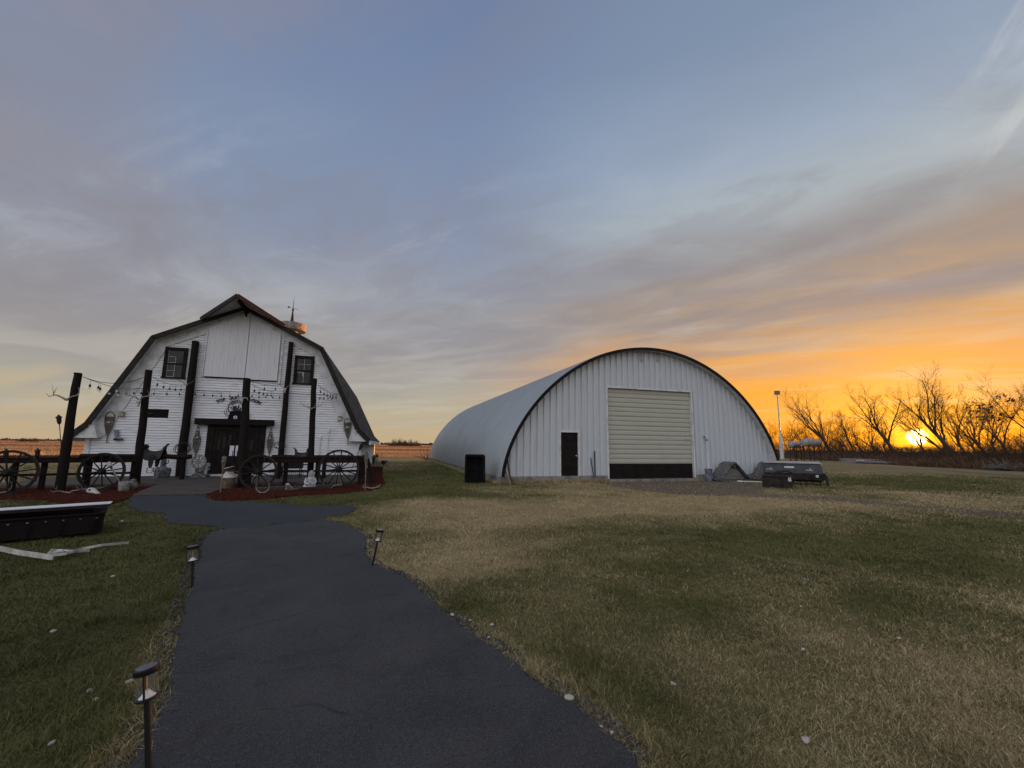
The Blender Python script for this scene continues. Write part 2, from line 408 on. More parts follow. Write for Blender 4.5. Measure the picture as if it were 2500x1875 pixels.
M['plywood'] = mat('grey_plywood', (0.16, 0.155, 0.15), 0.85, var=0.35, scale=3, stretch=(1, 1, 6))
M['seeder'] = mat('charcoal_box', (0.040, 0.043, 0.050), 0.5, 0.0, var=0.25, scale=3, spec=0.3)
M['seeder_low'] = mat('brown_black_box', (0.036, 0.028, 0.028), 0.7, 0.0, var=0.4, scale=5, spec=0.2)
M['grey_lid'] = mat('grey_lid', (0.34, 0.32, 0.31), 0.6, var=0.2, scale=3)
M['sticker'] = mat('pale_sticker', (0.5, 0.53, 0.56), 0.5, var=0.2, scale=15)
M['bucket_grey'] = mat('grey_bucket_metal', (0.16, 0.17, 0.19), 0.5, 0.2, var=0.3, scale=8)
M['bucket_blue'] = mat('blue_grey_bucket', (0.17, 0.20, 0.27), 0.5, 0.0, var=0.3, scale=8)
M['tank'] = mat('grey_white_tank', (0.30, 0.29, 0.30), 0.45, 0.1, var=0.25, scale=3)
M['pole'] = mat('white_pole', (0.56, 0.54, 0.52), 0.5, var=0.2, scale=3)
M['bark'] = mat('tree_bark', (0.075, 0.052, 0.034), 0.9, var=0.35, scale=4, stretch=(1, 1, 0.3))
M['twig'] = mat('twig', (0.085, 0.052, 0.026), 0.9, var=0.3, scale=2)
M['deadleaf'] = mat('dead_leaf', (0.10, 0.062, 0.03), 0.9, var=0.3, scale=3)
M['rust_can'] = mat('rusty_milk_can', (0.13, 0.095, 0.06), 0.75, 0.2, var=0.5, scale=6, col2=(0.06, 0.035, 0.022))
M['bamboo'] = mat('weathered_bamboo', (0.20, 0.17, 0.14), 0.7, var=0.35, scale=14)
M['pail'] = mat('dirty_white_pail', (0.30, 0.29, 0.26), 0.7, var=0.35, scale=6)
M['leather'] = mat('dark_leather', (0.010, 0.007, 0.006), 0.6, var=0.4, scale=10)
M['stone'] = mat('grey_cast_stone', (0.15, 0.16, 0.165), 0.8, var=0.5, scale=10, bump=0.5, bscale=40, col2=(0.04, 0.045, 0.05))
M['flywheel'] = mat('grey_painted_iron', (0.30, 0.30, 0.30), 0.6, 0.1, var=0.4, scale=9)
M['statue'] = mat('chalky_white_statue', (0.42, 0.44, 0.44), 0.85, var=0.35, scale=16, col2=(0.15, 0.17, 0.17), lo=0.46, hi=0.62, spec=.1)
M['board'] = mat('dark_sign_board', (0.008, 0.005, 0.005), 0.8, var=0.3, scale=5, spec=0.1)
M['pebble'] = mat('pale_pebble', (0.38, 0.35, 0.30), 0.8, var=0.25, scale=20, bump=0.4, bscale=60)
M['crumb'] = mat('dark_gravel_crumb', (0.045, 0.043, 0.042), 0.9, var=0.4, scale=30, col2=(0.16, 0.15, 0.14), lo=.5, hi=.62, spec=.2)
M['solar'] = mat('solar_panel_top', (0.085, 0.085, 0.11), 0.3, 0.0, var=0.2, scale=30, spec=0.6)
M['reflector'] = mat('white_reflector', (0.70, 0.73, 0.76), 0.25, 0.0, var=0.1, scale=10)
M['amber'] = mat('amber_filament', (0.50, 0.30, 0.10), 0.4, var=0.2, scale=10)
M['lumber'] = mat('grey_lumber', (0.26, 0.235, 0.235), 0.85, var=0.3, scale=4, stretch=(.4, 4, 4))

def clear_glass(name, tint, alpha):
    m = bpy.data.materials.new(name); m.use_nodes = True
    t = NT(m.node_tree); b = t.n['Principled BSDF']
    b.inputs['Base Color'].default_value = tint + (1,); b.inputs['Roughness'].default_value = 0.08
    b.inputs['Alpha'].default_value = alpha
    return m
M['clear'] = clear_glass('clear_glass', (0.25, 0.25, 0.26), 0.06)
M['bulb'] = clear_glass('bulb_glass', (0.75, 0.75, 0.75), 0.35)

# ------------------------------------------------------------------ numpy noise and areas
RNG = np.random.default_rng(11)
_T = RNG.random((256, 256))
def vnoise(x, y):
    xi = np.floor(x).astype(int); yi = np.floor(y).astype(int); fx = x - xi; fy = y - yi
    fx = fx*fx*(3-2*fx); fy = fy*fy*(3-2*fy)
    g = lambda i, j: _T[i % 256, j % 256]
    return (g(xi,yi)*(1-fx)+g(xi+1,yi)*fx)*(1-fy) + (g(xi,yi+1)*(1-fx)+g(xi+1,yi+1)*fx)*fy
def fbm(x, y, o=4):
    s = 0; a = 0.5; n = 0
    for i in range(o):
        s = s + a*vnoise(x*2**i + 17.3*i, y*2**i + 5.1*i); n += a; a *= 0.5
    return s/n
def inpoly(x, y, poly):
    r = np.zeros(x.shape, bool); k = len(poly)
    for i in range(k):
        x0, y0 = poly[i]; x1, y1 = poly[(i+1) % k]
        c = ((y0 > y) != (y1 > y))
        with np.errstate(divide='ignore', invalid='ignore'):
            r ^= c & (x < (x1-x0)*(y-y0)/(y1-y0+1e-12)+x0)
    return r
def dline(x, y, pts):
    d = np.full(x.shape, 1e9)
    for (x0, y0), (x1, y1) in zip(pts[:-1], pts[1:]):
        dx, dy = x1-x0, y1-y0; t = np.clip(((x-x0)*dx+(y-y0)*dy)/(dx*dx+dy*dy), 0, 1)
        d = np.minimum(d, np.hypot(x-x0-t*dx, y-y0-t*dy))
    return d
def pxg(*pts): return [tuple(gp(*p)[:2]) for p in pts]

LOWER_L = [(552,1295),(530,1301),(503,1311),(495,1326),(492,1364),(476,1396),(466,1440),(455,1490),(442,1540),(420,1620),(402,1695),(382,1763),(350,1830),(330,1875)]
LOWER_R = [(1548,1875),(1518,1838),(1477,1798),(1420,1749),(1357,1703),(1300,1660),(1215,1600),(1180,1576),(1142,1546),(1098,1511),(1060,1476),(1030,1451),(995,1416),(942,1396),(910,1386),(886,1358),(894,1329),(885,1307),(861,1291),(820,1278),(790,1272)]
path_low = pxg(*LOWER_L) + [(-1.75, 1.4), (-1.8, -4.0), (1.0, -4.0), (0.9, 1.2)] + pxg(*LOWER_R)
path_up = pxg((552,1296),(500,1284),(404,1279),(402,1254),(347,1251),(318,1237),(322,1213),(504,1211),(511,1224),(560,1226),(622,1228),(713,1233),(760,1238),(821,1235),(872,1239),(852,1256),(800,1262),(790,1271),(700,1278))
BLOC = lambda pts: [tuple(BARN.w(x, y)[:2]) for x, y in pts]
deck_main = [(-5.7, -3.45), (5.3, -3.45), (5.3, 0.0), (-5.7, 0.0)]
deck_ramp = [(-0.5, -6.02), (1.34, -6.15), (1.25, -3.45), (-1.0, -3.45)]
mulch_l = pxg((322,1212),(300,1224),(250,1236),(195,1239),(150,1230),(100,1222),(0,1221),(-200,1235)) + BLOC([(-6.4,-3.6),(-0.95,-3.4),(-0.5,-6.0)])
mulch_r = pxg((505,1210),(520,1222),(560,1224),(640,1221),(720,1212),(830,1206),(900,1199),(928,1192)) + BLOC([(6.15,-2.9),(6.0,0.0),(5.9,9.0),(5.05,9.0),(5.05,0.0),(5.3,-3.3),(1.3,-3.4),(1.34,-6.1)])
barn_fp = BLOC([(-5, 0), (5, 0), (5, 20), (-5, 20)])
shed_fp = [tuple(SHED.w(x, y)[:2]) for x, y in ((-0.25,-0.05),(14.1,-0.05),(14.1,26),(-0.25,26))]
apron = pxg((1440,1176),(1520,1192),(1640,1206),(1760,1211),(1860,1206),(1880,1190),(1800,1178),(1700,1170),(1560,1168))
road_pts = pxg((1560,1188),(1700,1198),(1850,1207),(2050,1219),(2250,1237),(2500,1262),(2700,1290))
lane1 = pxg((1905,1131),(2000,1137),(2150,1142),(2300,1149),(2500,1163),(2700,1180))

def areas(x, y):
    """green share 0..1 and bare-dirt share 0..1 of the yard"""
    n = fbm(x*0.35+3, y*0.35+8, 5); n2 = fbm(x*1.6, y*1.6, 4); n3 = fbm(x*0.11+40, y*0.07+2, 3)
    g = 0.40 + (n-0.5)*1.15 + (n3-0.5)*0.5 + (n2-0.5)*0.8
    blob = lambda cx, cy, rx, ry, k: k*np.exp(-(((x-cx)/rx)**2+((y-cy)/ry)**2))
    left = 1/(1+np.exp((x+2.2+0.12*y)*2.2))
    g = g + 0.55*left*(y < 13)
    g = g + blob(-3.6, 18, 2.8, 4.5, 0.85) + blob(-4.5, 30, 3.0, 14, 0.8) + blob(-3.0, 13.2, 5.0, 0.9, 0.7)
    g = g + blob(3.8, 7.2, 3.0, 1.5, 0.5) + blob(8.5, 8.5, 4.5, 2.0, 0.45) + blob(19, 20, 8, 4.0, 0.75) + blob(30, 22, 9, 4, 0.6)
    g = g + blob(-0.55, 4.2, 0.75, 0.8, 0.65) + blob(2.4, 4.2, 1.4, 0.7, 0.3) + blob(4.5, 5.2, 3.2, 1.3, 0.30) + blob(3.2, 3.0, 1.6, .6, .15) + blob(7.0, 7.2, 6.5, 2.3, .14)
    g = g - blob(0.0, 9.5, 4.5, 1.9, 0.75) - blob(-0.6, 6.2, 1.1, 1.4, 0.45) - blob(6.5, 12.5, 6, 1.8, 0.55) - blob(3.0, 3.0, 0.8, 0.7, 0.35)
    pe = np.minimum(dline(x, y, path_low[:len(LOWER_L)]), dline(x, y, path_low[-len(LOWER_R):]))
    g = g - 0.35*np.exp(-(pe/0.25)**2)
    d = np.zeros(x.shape)
    ap = inpoly(x, y, apron)
    d = np.maximum(d, ap*0.9)
    rd = dline(x, y, road_pts)
    d = np.maximum(d, 0.85*np.exp(-(rd/1.1)**2)*(0.55+0.9*(n2-0.2)))
    d = np.maximum(d, 0.95*np.exp(-(dline(x, y, lane1)/0.7)**2))
    d = np.maximum(d, 0.6*np.exp(-(dline(x, y, [(p[0]+1.8, p[1]+2.6) for p in lane1])/0.6)**2))
    far = np.clip((np.hypot(x, y)-26)/20, 0, 1)
    g = g*(1-far*0.6)+0.15*far
    bare = np.clip((fbm(x*2.3+70, y*2.3+9, 4)-0.62)*6, 0, 1)*0.35
    d = np.maximum(d, bare*(y < 16))
    return np.clip(g, 0, 1), np.clip(d, 0, 1)

# ------------------------------------------------------------------ ground
def ground_mat():
    m = bpy.data.materials.new('yard_ground'); m.use_nodes = True
    t = NT(m.node_tree); b = t.n['Principled BSDF']
    g = t.node('ShaderNodeAttribute', attribute_name='green').outputs['Fac']
    d = t.node('ShaderNodeAttribute', attribute_name='dirt').outputs['Fac']
    p = t.node('ShaderNodeTexCoord').outputs['Object']
    n = t.noise(p, 9.0, 6.0, 0.7); n2 = t.noise(p, 60.0, 4.0, 0.65); n3 = t.noise(p, 1.2, 4.0, 0.6)
    gg = t.m('ADD', g, t.m('MULTIPLY', t.m('SUBTRACT', n, 0.5), 0.9), clamp=True)
    tan = t.mix(t.ss(n2, 0.35, 0.65), (0.200, 0.150, 0.076), (0.330, 0.255, 0.138))
    grn = t.mix(t.ss(n2, 0.35, 0.65), (0.056, 0.058, 0.019), (0.112, 0.108, 0.040))
    c = t.mix(gg, tan, grn)
    dirt = t.mix(t.ss(n2, 0.40, 0.62), (0.105, 0.080, 0.060), (0.19, 0.150, 0.118))
    dirt = t.mix(t.m('MULTIPLY', t.ss(n3, 0.4, 0.7), 0.5), dirt, (0.10, 0.075, 0.058))
    dd = t.ss(t.m('ADD', d, t.m('MULTIPLY', t.m('SUBTRACT', n, 0.5), 0.8)), 0.30, 0.70)
    c = t.mix(dd, c, dirt)
    t.put(b.inputs['Base Color'], c); b.inputs['Roughness'].default_value = 0.95
    b.inputs['Specular IOR Level'].default_value = 0.1
    bp = t.node('ShaderNodeBump'); bp.inputs['Strength'].default_value = 0.9; bp.inputs['Distance'].default_value = 0.03
    t.put(bp.inputs['Height'], t.m('ADD', n2, t.m('MULTIPLY', n, 1.2))); t.l.new(bp.outputs[0], b.inputs['Normal'])
    return m
def make_ground():
    na, rad = 420, np.concatenate([[0.3], np.geomspace(0.8, 60, 240), np.geomspace(64, 6000, 40)])
    th = np.linspace(0, 2*PI, na, endpoint=False)
    Rr, T = np.meshgrid(rad, th, indexing='ij')
    X = (Rr*np.sin(T)).ravel(); Y = (Rr*np.cos(T)).ravel()
    X = np.append(X, 0); Y = np.append(Y, 0)
    co = np.stack([X, Y, np.zeros_like(X)], 1)
    i, j = np.meshgrid(np.arange(len(rad)-1), np.arange(na), indexing='ij')
    a = (i*na+j).ravel(); b = (i*na+(j+1) % na).ravel()
    q = np.stack([a, a+na, b+na, b], 1)
    j = np.arange(na); tr = np.stack([np.full(na, len(X)-1), j, (j+1) % na], 1)
    g, d = areas(X, Y)
    o = np_mesh('ground', co, q[:, ::-1], tr[:, ::-1], ground_mat(), {'green': g, 'dirt': d})
    me = o.data
    if me.polygons[0].normal.z < 0: me.flip_normals()
    return struct(o)
make_ground()

def tri_sheet(name, poly, z, m, th=0.0, jitter=0.0, sub=1):
    """flat sheet (or thin slab) with a ragged outline"""
    rr = random.Random(len(poly)); P = []
    k = len(poly)
    for i in range(k):
        a = Vector(poly[i]+(0,)); b = Vector(poly[(i+1) % k]+(0,))
        n = max(1, min(40, int((b-a).length/0.07))) if jitter else 1
        for q in range(n):
            p = a.lerp(b, q/n)
            if jitter and -1 < p.y < 30:
                w = Vector((float(fbm(np.array([p.x*2.2]), np.array([p.y*2.2]), 3)[0])-.5, float(fbm(np.array([p.x*2.2+30]), np.array([p.y*2.2]), 3)[0])-.5, 0))
                p += Vector((rr.gauss(0, 1), rr.gauss(0, 1), 0))*jitter+w*jitter*7
            P.append((p.x, p.y))
    mb = MB(); mb.slab(P, -0.02, z)
    return mb.build(name, m)

def asphalt_mat(name, c1, c2, sc):
    m = bpy.data.materials.new(name); m.use_nodes = True
    t = NT(m.node_tree); b = t.n['Principled BSDF']
    p = t.node('ShaderNodeTexCoord').outputs['Object']
    big = t.noise(p, 0.9, 5.0, 0.6, 0.4); fine = t.noise(p, 150.0, 3.0, 0.75); mid = t.noise(p, 45.0, 4.0, 0.65)
    c = t.mix(t.ss(big, 0.35, 0.68), c1, c2)
    c = t.mix(t.m('MULTIPLY', t.ss(fine, 0.54, 0.68), 0.95), c, (0.150, 0.146, 0.142))
    c = t.mix(t.m('MULTIPLY', t.ss(t.noise(p, 2.0, 5.0, 0.7, 0.8), 0.50, 0.64), 0.45), c, (0.022, 0.023, 0.026))
    c = t.mix(t.m('MULTIPLY', t.ss(t.noise(p, 62.0, 3.0, 0.7), 0.56, 0.66), 0.55), c, (0.085, 0.083, 0.082))
    c = t.mix(t.m('MULTIPLY', t.ss(t.noise(p, 48.0, 3.0, 0.7), 0.57, 0.66), 0.6), c, (0.013, 0.013, 0.015))
    c = t.mix(t.m('MULTIPLY', t.ss(t.noise(p, 520.0, 2.0, 0.6), 0.60, 0.72), 0.6), c, (0.25, 0.245, 0.235))
    c = t.mix(t.m('MULTIPLY', t.ss(t.noise(p, 3.2, 6.0, 0.7, 1.2), 0.60, 0.72), 0.35), c, (0.060, 0.058, 0.046))
    vo = t.node('ShaderNodeTexVoronoi', feature='DISTANCE_TO_EDGE'); vo.inputs['Scale'].default_value = 0.55
    w = t.vm('ADD', p, t.vm('SCALE', t.node('ShaderNodeTexNoise').outputs['Color']))
    t.put(vo.inputs['Vector'], w)
    crack = t.m('SUBTRACT', 1.0, t.ss(vo.outputs['Distance'], 0.0, 0.008))
    c = t.mix(t.m('MULTIPLY', t.m('MULTIPLY', crack, t.ss(big, 0.52, 0.6)), 0.7), c, (0.012, 0.012, 0.013))
    t.put(b.inputs['Base Color'], c)
    t.put(b.inputs['Roughness'], t.lin(mid, 0.3, 0.7, 0.72, 0.92)); b.inputs['Specular IOR Level'].default_value = 0.22
    bp = t.node('ShaderNodeBump'); bp.inputs['Strength'].default_value = 1.0; bp.inputs['Distance'].default_value = 0.008
    t.put(bp.inputs['Height'], t.m('ADD', fine, t.m('MULTIPLY', mid, 1.0))); t.l.new(bp.outputs[0], b.inputs['Normal'])
    return m
struct(tri_sheet('asphalt_path', path_low, 0.026, asphalt_mat('asphalt', (0.027, 0.029, 0.034), (0.043, 0.045, 0.050), 1), jitter=0.011))
struct(tri_sheet('asphalt_pad', path_up, 0.018, asphalt_mat('asphalt_new', (0.019, 0.021, 0.029), (0.028, 0.030, 0.040), 1), jitter=0.022))
mulch_m = mat('red_mulch', (0.072, 0.021, 0.014), 0.95, var=0.5, scale=14, col2=(0.050, 0.012, 0.008), bump=0.8, bscale=60, spec=0.05)
struct(tri_sheet('mulch_bed', mulch_l, 0.03, mulch_m, jitter=0.03))
struct(tri_sheet('mulch_bed', mulch_r, 0.03, mulch_m, jitter=0.03))

def chips(name, polys, n, size, zbase, ms, label, cat, flat=0.5, thick=0.3, seed=1):
    r = np.random.default_rng(seed); pts = []
    for poly in polys:
        P = np.array(poly); lo, hi = P.min(0), P.max(0); lo = np.maximum(lo, [-24, -1]); 
        q = lo + r.random((n*3, 2))*(hi-lo); q = q[inpoly(q[:, 0], q[:, 1], poly)][:n]
        pts.append(q)
    q = np.concatenate(pts); k = len(q)
    s = size*(0.5+r.random(k)*1.0)
    base = np.array([[-1,-.35,-1],[1,-.35,-1],[1,.35,-1],[-1,.35,-1],[-.8,-.3,1],[.8,-.3,1],[.8,.3,1],[-.8,.3,1]], float)
    base[:, 2] *= thick
    a = r.random(k)*2*PI; tl = (r.random(k)-.5)*2*flat; tl2 = (r.random(k)-.5)*2*flat
    v = base[None]*s[:, None, None]*(0.7+0.6*r.random((k, 8, 3)))
    z = v[..., 2]+v[..., 0]*tl[:, None]+v[..., 1]*tl2[:, None]
    x = v[..., 0]*np.cos(a)[:, None]-v[..., 1]*np.sin(a)[:, None]+q[:, 0:1]
    y = v[..., 0]*np.sin(a)[:, None]+v[..., 1]*np.cos(a)[:, None]+q[:, 1:2]
    co = np.stack([x, y, z+zbase+s[:, None]*0.2], -1).reshape(-1, 3)
    f = np.array([(0,3,2,1),(4,5,6,7),(0,1,5,4),(1,2,6,5),(2,3,7,6),(3,0,4,7)])
    fq = (np.arange(k)*8)[:, None, None]+f[None]
    return stuff(np_mesh(name, co, fq.reshape(-1, 4), None, ms), label, cat)
chips('mulch_chips', [mulch_l, mulch_r], 11000, 0.028, 0.03, mulch_m, 'loose red wood mulch chips spread over the beds before the barn', 'mulch', seed=2)
edge_polys = []
for L in (LOWER_L, LOWER_R):
    P = pxg(*L)
    for (a, b) in zip(P[:-1], P[1:]):
        d = (Vector(b)-Vector(a)); nrm = Vector((-d.y, d.x)).normalized()*0.13
        edge_polys.append([(a[0]-nrm.x, a[1]-nrm.y), (b[0]-nrm.x, b[1]-nrm.y), (b[0]+nrm.x, b[1]+nrm.y), (a[0]+nrm.x, a[1]+nrm.y)])
chips('gravel_crumbs', edge_polys, 300, 0.011, 0.004, M['crumb'], 'dark asphalt crumbs and gravel along both edges of the path', 'gravel', flat=0.8, thick=0.6, seed=3)
seam = pxg((552,1297),(600,1292),(650,1285),(700,1280),(745,1275),(788,1272),(790,1269),(745,1272),(700,1277),(650,1282),(600,1289),(552,1294))
chips('seam_dust', [seam], 140, 0.010, 0.020, M['crumb'], 'pale dusty grit along the seam across the asphalt', 'grit', flat=0.8, thick=0.3, seed=14)
chips('apron_gravel', [apron, pxg((1600,1190),(1900,1203),(2060,1215),(2060,1228),(1850,1216),(1640,1208))], 1500, 0.017, 0.0, mat('apron_stone', (0.17, 0.135, 0.105), .9, var=.35, scale=20), 'grey gravel scattered in front of the big shed door', 'gravel', flat=0.8, thick=0.6, seed=4)

# ------------------------------------------------------------------ grass
def blade_mat(name, tanc, grnc, transl=0.0):
    m = bpy.data.materials.new(name); m.use_nodes = True
    t = NT(m.node_tree); b = t.n['Principled BSDF']
    g = t.node('ShaderNodeAttribute', attribute_name='green').outputs['Fac']
    r = t.node('ShaderNodeAttribute', attribute_name='tint').outputs['Fac']
    tan = t.ramp(r, [(0.0, tanc[0]), (0.5, tanc[1]), (1.0, tanc[2])])
    grn = t.ramp(r, [(0.0, grnc[0]), (0.5, grnc[1]), (1.0, grnc[2])])
    t.put(b.inputs['Base Color'], t.mix(g, tan, grn))
    b.inputs['Roughness'].default_value = 0.75; b.inputs['Specular IOR Level'].default_value = 0.2
    if transl:                                          # thin dry straw lets light through
        tr = t.node('ShaderNodeBsdfTranslucent'); mx = t.node('ShaderNodeMixShader'); mx.inputs[0].default_value = transl
        t.l.new(b.inputs['Base Color'].links[0].from_socket, tr.inputs[0])
        t.l.new(b.outputs[0], mx.inputs[1]); t.l.new(tr.outputs[0], mx.inputs[2]); t.l.new(mx.outputs[0], t.n['Material Output'].inputs[0])
    return m
def blades(name, x, y, h, w, lean, g, tint, m, z0=0.0, seed=5, parent=None):
    r = np.random.default_rng(seed); k = len(x)
    a = r.random(k)*2*PI; la = r.random(k)*2*PI; L = lean*(0.3+r.random(k))
    dx, dy = np.cos(a)*w/2, np.sin(a)*w/2
    ox, oy = np.cos(la)*L*h, np.sin(la)*L*h
    z = np.broadcast_to(z0, (k,)).astype(float)
    p0 = np.stack([x-dx, y-dy, z], 1); p1 = np.stack([x+dx, y+dy, z], 1)
    m0 = np.stack([x-dx*.8+ox*.35, y-dy*.8+oy*.35, z+h*.6], 1); m1 = np.stack([x+dx*.8+ox*.35, y+dy*.8+oy*.35, z+h*.6], 1)
    tp = np.stack([x+ox, y+oy, z+h*np.sqrt(np.maximum(0.1, 1-(0.55*L)**2))], 1)
    co = np.stack([p0, p1, m0, m1, tp], 1).reshape(-1, 3)
    i = np.arange(k)*5
    q = np.stack([i, i+1, i+3, i+2], 1); tr = np.stack([i+2, i+3, i+4], 1)
    return np_mesh(name, co, q, tr, m, {'green': np.repeat(g, 5), 'tint': np.repeat(tint, 5)}, parent)
GRASS_M = blade_mat('grass_blades', [(0.25, 0.188, 0.096), (0.400, 0.312, 0.170), (0.55, 0.44, 0.255)], [(0.056, 0.058, 0.017), (0.112, 0.110, 0.036), (0.19, 0.168, 0.066)])
def lawn():
    r = np.random.default_rng(21); N = 1400000
    az = (r.random(N)-0.5)*2*R(58); d = np.exp(r.random(N)*math.log(38/1.35))*1.35
    x, y = d*np.sin(az), d*np.cos(az)
    bad = inpoly(x, y, path_low) | inpoly(x, y, path_up) | inpoly(x, y, mulch_l) | inpoly(x, y, mulch_r) | inpoly(x, y, BLOC(deck_main)) | inpoly(x, y, BLOC(deck_ramp)) | inpoly(x, y, barn_fp) | inpoly(x, y, shed_fp)
    x, y, d = x[~bad], y[~bad], d[~bad]
    g, dt = areas(x, y)
    keep = r.random(len(x)) > dt*0.93
    x, y, d, g = x[keep], y[keep], d[keep], g[keep]
    clump = fbm(x*3.1+9, y*3.1, 3)
    keep = r.random(len(x)) < 0.35+1.3*clump
    x, y, d, g, clump = x[keep], y[keep], d[keep], g[keep], clump[keep]
    h = (0.008+0.018*clump+0.006*g)*(0.5+0.9*r.random(len(x)))*(1+0.012*d)
    h *= 1+1.1*np.clip((fbm(x*5+40, y*5, 3)-.56)*8, 0, 1)+1.6*(r.random(len(x)) < .012)
    pe = np.minimum(dline(x, y, path_low[:len(LOWER_L)]), dline(x, y, path_low[-len(LOWER_R):]))
    h *= 1+0.8*np.exp(-((pe-0.12)/0.12)**2)*r.random(len(x))
    wd = np.maximum(0.0016, d*0.00078)*(0.7+0.6*r.random(len(x)))
    g = np.clip(g+0.25/(1+np.exp((x+2.2+0.12*y)*2.2))*(y < 13), 0, 1)
    tint_l = 0.34/(1+np.exp((x+2.2+0.12*y)*2.2))*(y < 13)
    gg = (r.random(len(x)) < np.clip(g*1.1+0.03, 0, 1)).astype(float)*0.85+0.15*g
    o = blades('lawn_grass', x, y, h, wd, 1.35, gg, np.clip(r.normal(0.5, 0.26, len(x))-tint_l+(fbm(x*1.3, y*1.3+50, 4)-.5)*.9, 0, 1), GRASS_M)
    return stuff(o, 'short mown lawn grass, green patches fading into dry tan', 'grass')
lawn()
def straw_edge():                                       # long dry straws hanging over the left edge by the nearest lamp, tufts along walls
    r = np.random.default_rng(31)
    P = pxg((300,1875),(350,1820),(385,1760),(402,1700)); xs, ys = [], []
    for a, b in zip(P[:-1], P[1:]):
        t = r.random(70); xs.append(a[0]+(b[0]-a[0])*t+r.normal(0, .05, 70)-0.07); ys.append(a[1]+(b[1]-a[1])*t+r.normal(0, .05, 70))
    x, y = np.concatenate(xs), np.concatenate(ys); k = len(x)
    o = blades('dry_straw', x, y, 0.04+0.06*r.random(k), np.full(k, 0.0028), 1.8, np.full(k, 0.05), r.random(k)*0.5, GRASS_M, 0.0, 6)
    stuff(o, 'long dry straw lying over the path edge by the nearest lamp', 'straw')
    xs, ys, hs = [], [], []
    for (a, b, n) in (((-0.4, -0.12), (4.6, -0.12), 2600), ((-0.35, 0), (-0.35, 25), 5000), ((9.3, -0.15), (14.2, -0.15), 1200)):
        t = r.random(n); q = [SHED.w(a[0]+(b[0]-a[0])*i+r.normal(0, .05), a[1]+(b[1]-a[1])*i-abs(r.normal(0, .12))) for i in t]
        xs += [p.x for p in q]; ys += [p.y for p in q]
    x, y = np.array(xs), np.array(ys); k = len(x)
    o = blades('wall_weeds', x, y, 0.06+0.16*r.random(k)**2, np.full(k, 0.012), 1.1, np.full(k, 0.15), r.random(k), GRASS_M, 0.0, 7)
    stuff(o, 'rough dry grass grown along the foot of the arched shed', 'weeds')
straw_edge()

# ------------------------------------------------------------------ far fields
FIELD_M = blade_mat('stubble_straw', [(0.26, 0.165, 0.085), (0.36, 0.24, 0.13), (0.50, 0.36, 0.21)], [(0.10, 0.062, 0.040), (0.16, 0.10, 0.062), (0.24, 0.155, 0.095)], 0.45)
def fields():
    g = mat('field_soil', (0.26, 0.165, 0.085), 0.95, var=0.4, scale=0.05, stretch=(0.3, 2, 1), col2=(0.13, 0.08, 0.05))
    mb = MB()
    mb.slab([(-900, 62), (-22, 50), (-2, 60), (60, 130), (900, 240), (900, 4000), (-3000, 4000), (-3000, 62)], -0.02, 0.03)
    struct(mb.build('field', g))
    r = np.random.default_rng(41)
    def area(n, az0, az1, d0, d1):
        az = R(az0)+r.random(n)*R(az1-az0); d = d0*np.exp(r.random(n)*math.log(d1/d0))
        return d*np.sin(az), d*np.cos(az), d
    X, Y, D = area(170000, -58, 14, 50, 900)
    keep = (Y > 46) | (X < -24)
    band = fbm(X*0.004+3, Y*0.055, 3)
    keep &= r.random(len(X)) < 0.25+1.2*band
    X, Y, D, band = X[keep], Y[keep], D[keep], band[keep]
    h = (0.05+0.10*r.random(len(X)))*(0.7+D/300)
    dark = np.clip((fbm(X*0.002+9, Y*0.060+2, 4)-0.44)*8, 0, 1)
    o = blades('field_stubble', X, Y, h, 0.03+D*0.0008, 1.1, dark, np.clip(r.normal(0.5, .25, len(X)), 0, 1), FIELD_M, 0.03, 8)
    stuff(o, 'cut grain stubble reaching to the horizon, glowing in low sun', 'stubble')
    X, Y, D = area(14000, -58, -22, 46, 66)
    tall = fbm(X*0.09, Y*0.12, 3); keep = tall > 0.40
    X, Y, D, tall = X[keep], Y[keep], D[keep], tall[keep]
    o = blades('tall_dry_grass', X, Y, 0.18+0.5*r.random(len(X))**2*tall*1.5, np.full(len(X), 0.09), 0.5, np.zeros(len(X)), np.clip(r.normal(0.95, .1, len(X)), 0, 1), FIELD_M, 0.0, 9)
    stuff(o, 'tall dry grass strip beyond the barn lit gold by the sun', 'dry grass')
fields()

def twig_tubes(segs, name, m, parent=None, n=3):
    """segs: rows of x0 y0 z0 r0 x1 y1 z1 r1"""
    A = np.asarray(segs, float); p0, r0, p1, r1 = A[:, :3], A[:, 3], A[:, 4:7], A[:, 7]
    d = p1-p0; d /= np.linalg.norm(d, axis=1, keepdims=True)+1e-9
    ref = np.where(np.abs(d[:, 2:3]) < 0.9, np.array([[0, 0, 1.]]), np.array([[1., 0, 0]]))
    a = np.cross(d, ref); a /= np.linalg.norm(a, axis=1, keepdims=True)+1e-9; b = np.cross(a, d)
    vs = []
    for p, rr in ((p0, r0), (p1, r1)):
        for j in range(n):
            t = 2*PI*j/n; vs.append(p+(a*math.cos(t)+b*math.sin(t))*rr[:, None])
    co = np.stack(vs, 1).reshape(-1, 3); k = np.arange(len(A))*2*n
    q = np.concatenate([np.stack([k+j, k+(j+1) % n, k+n+(j+1) % n, k+n+j], 1) for j in range(n)])
    return np_mesh(name, co, q, None, m, None, parent)

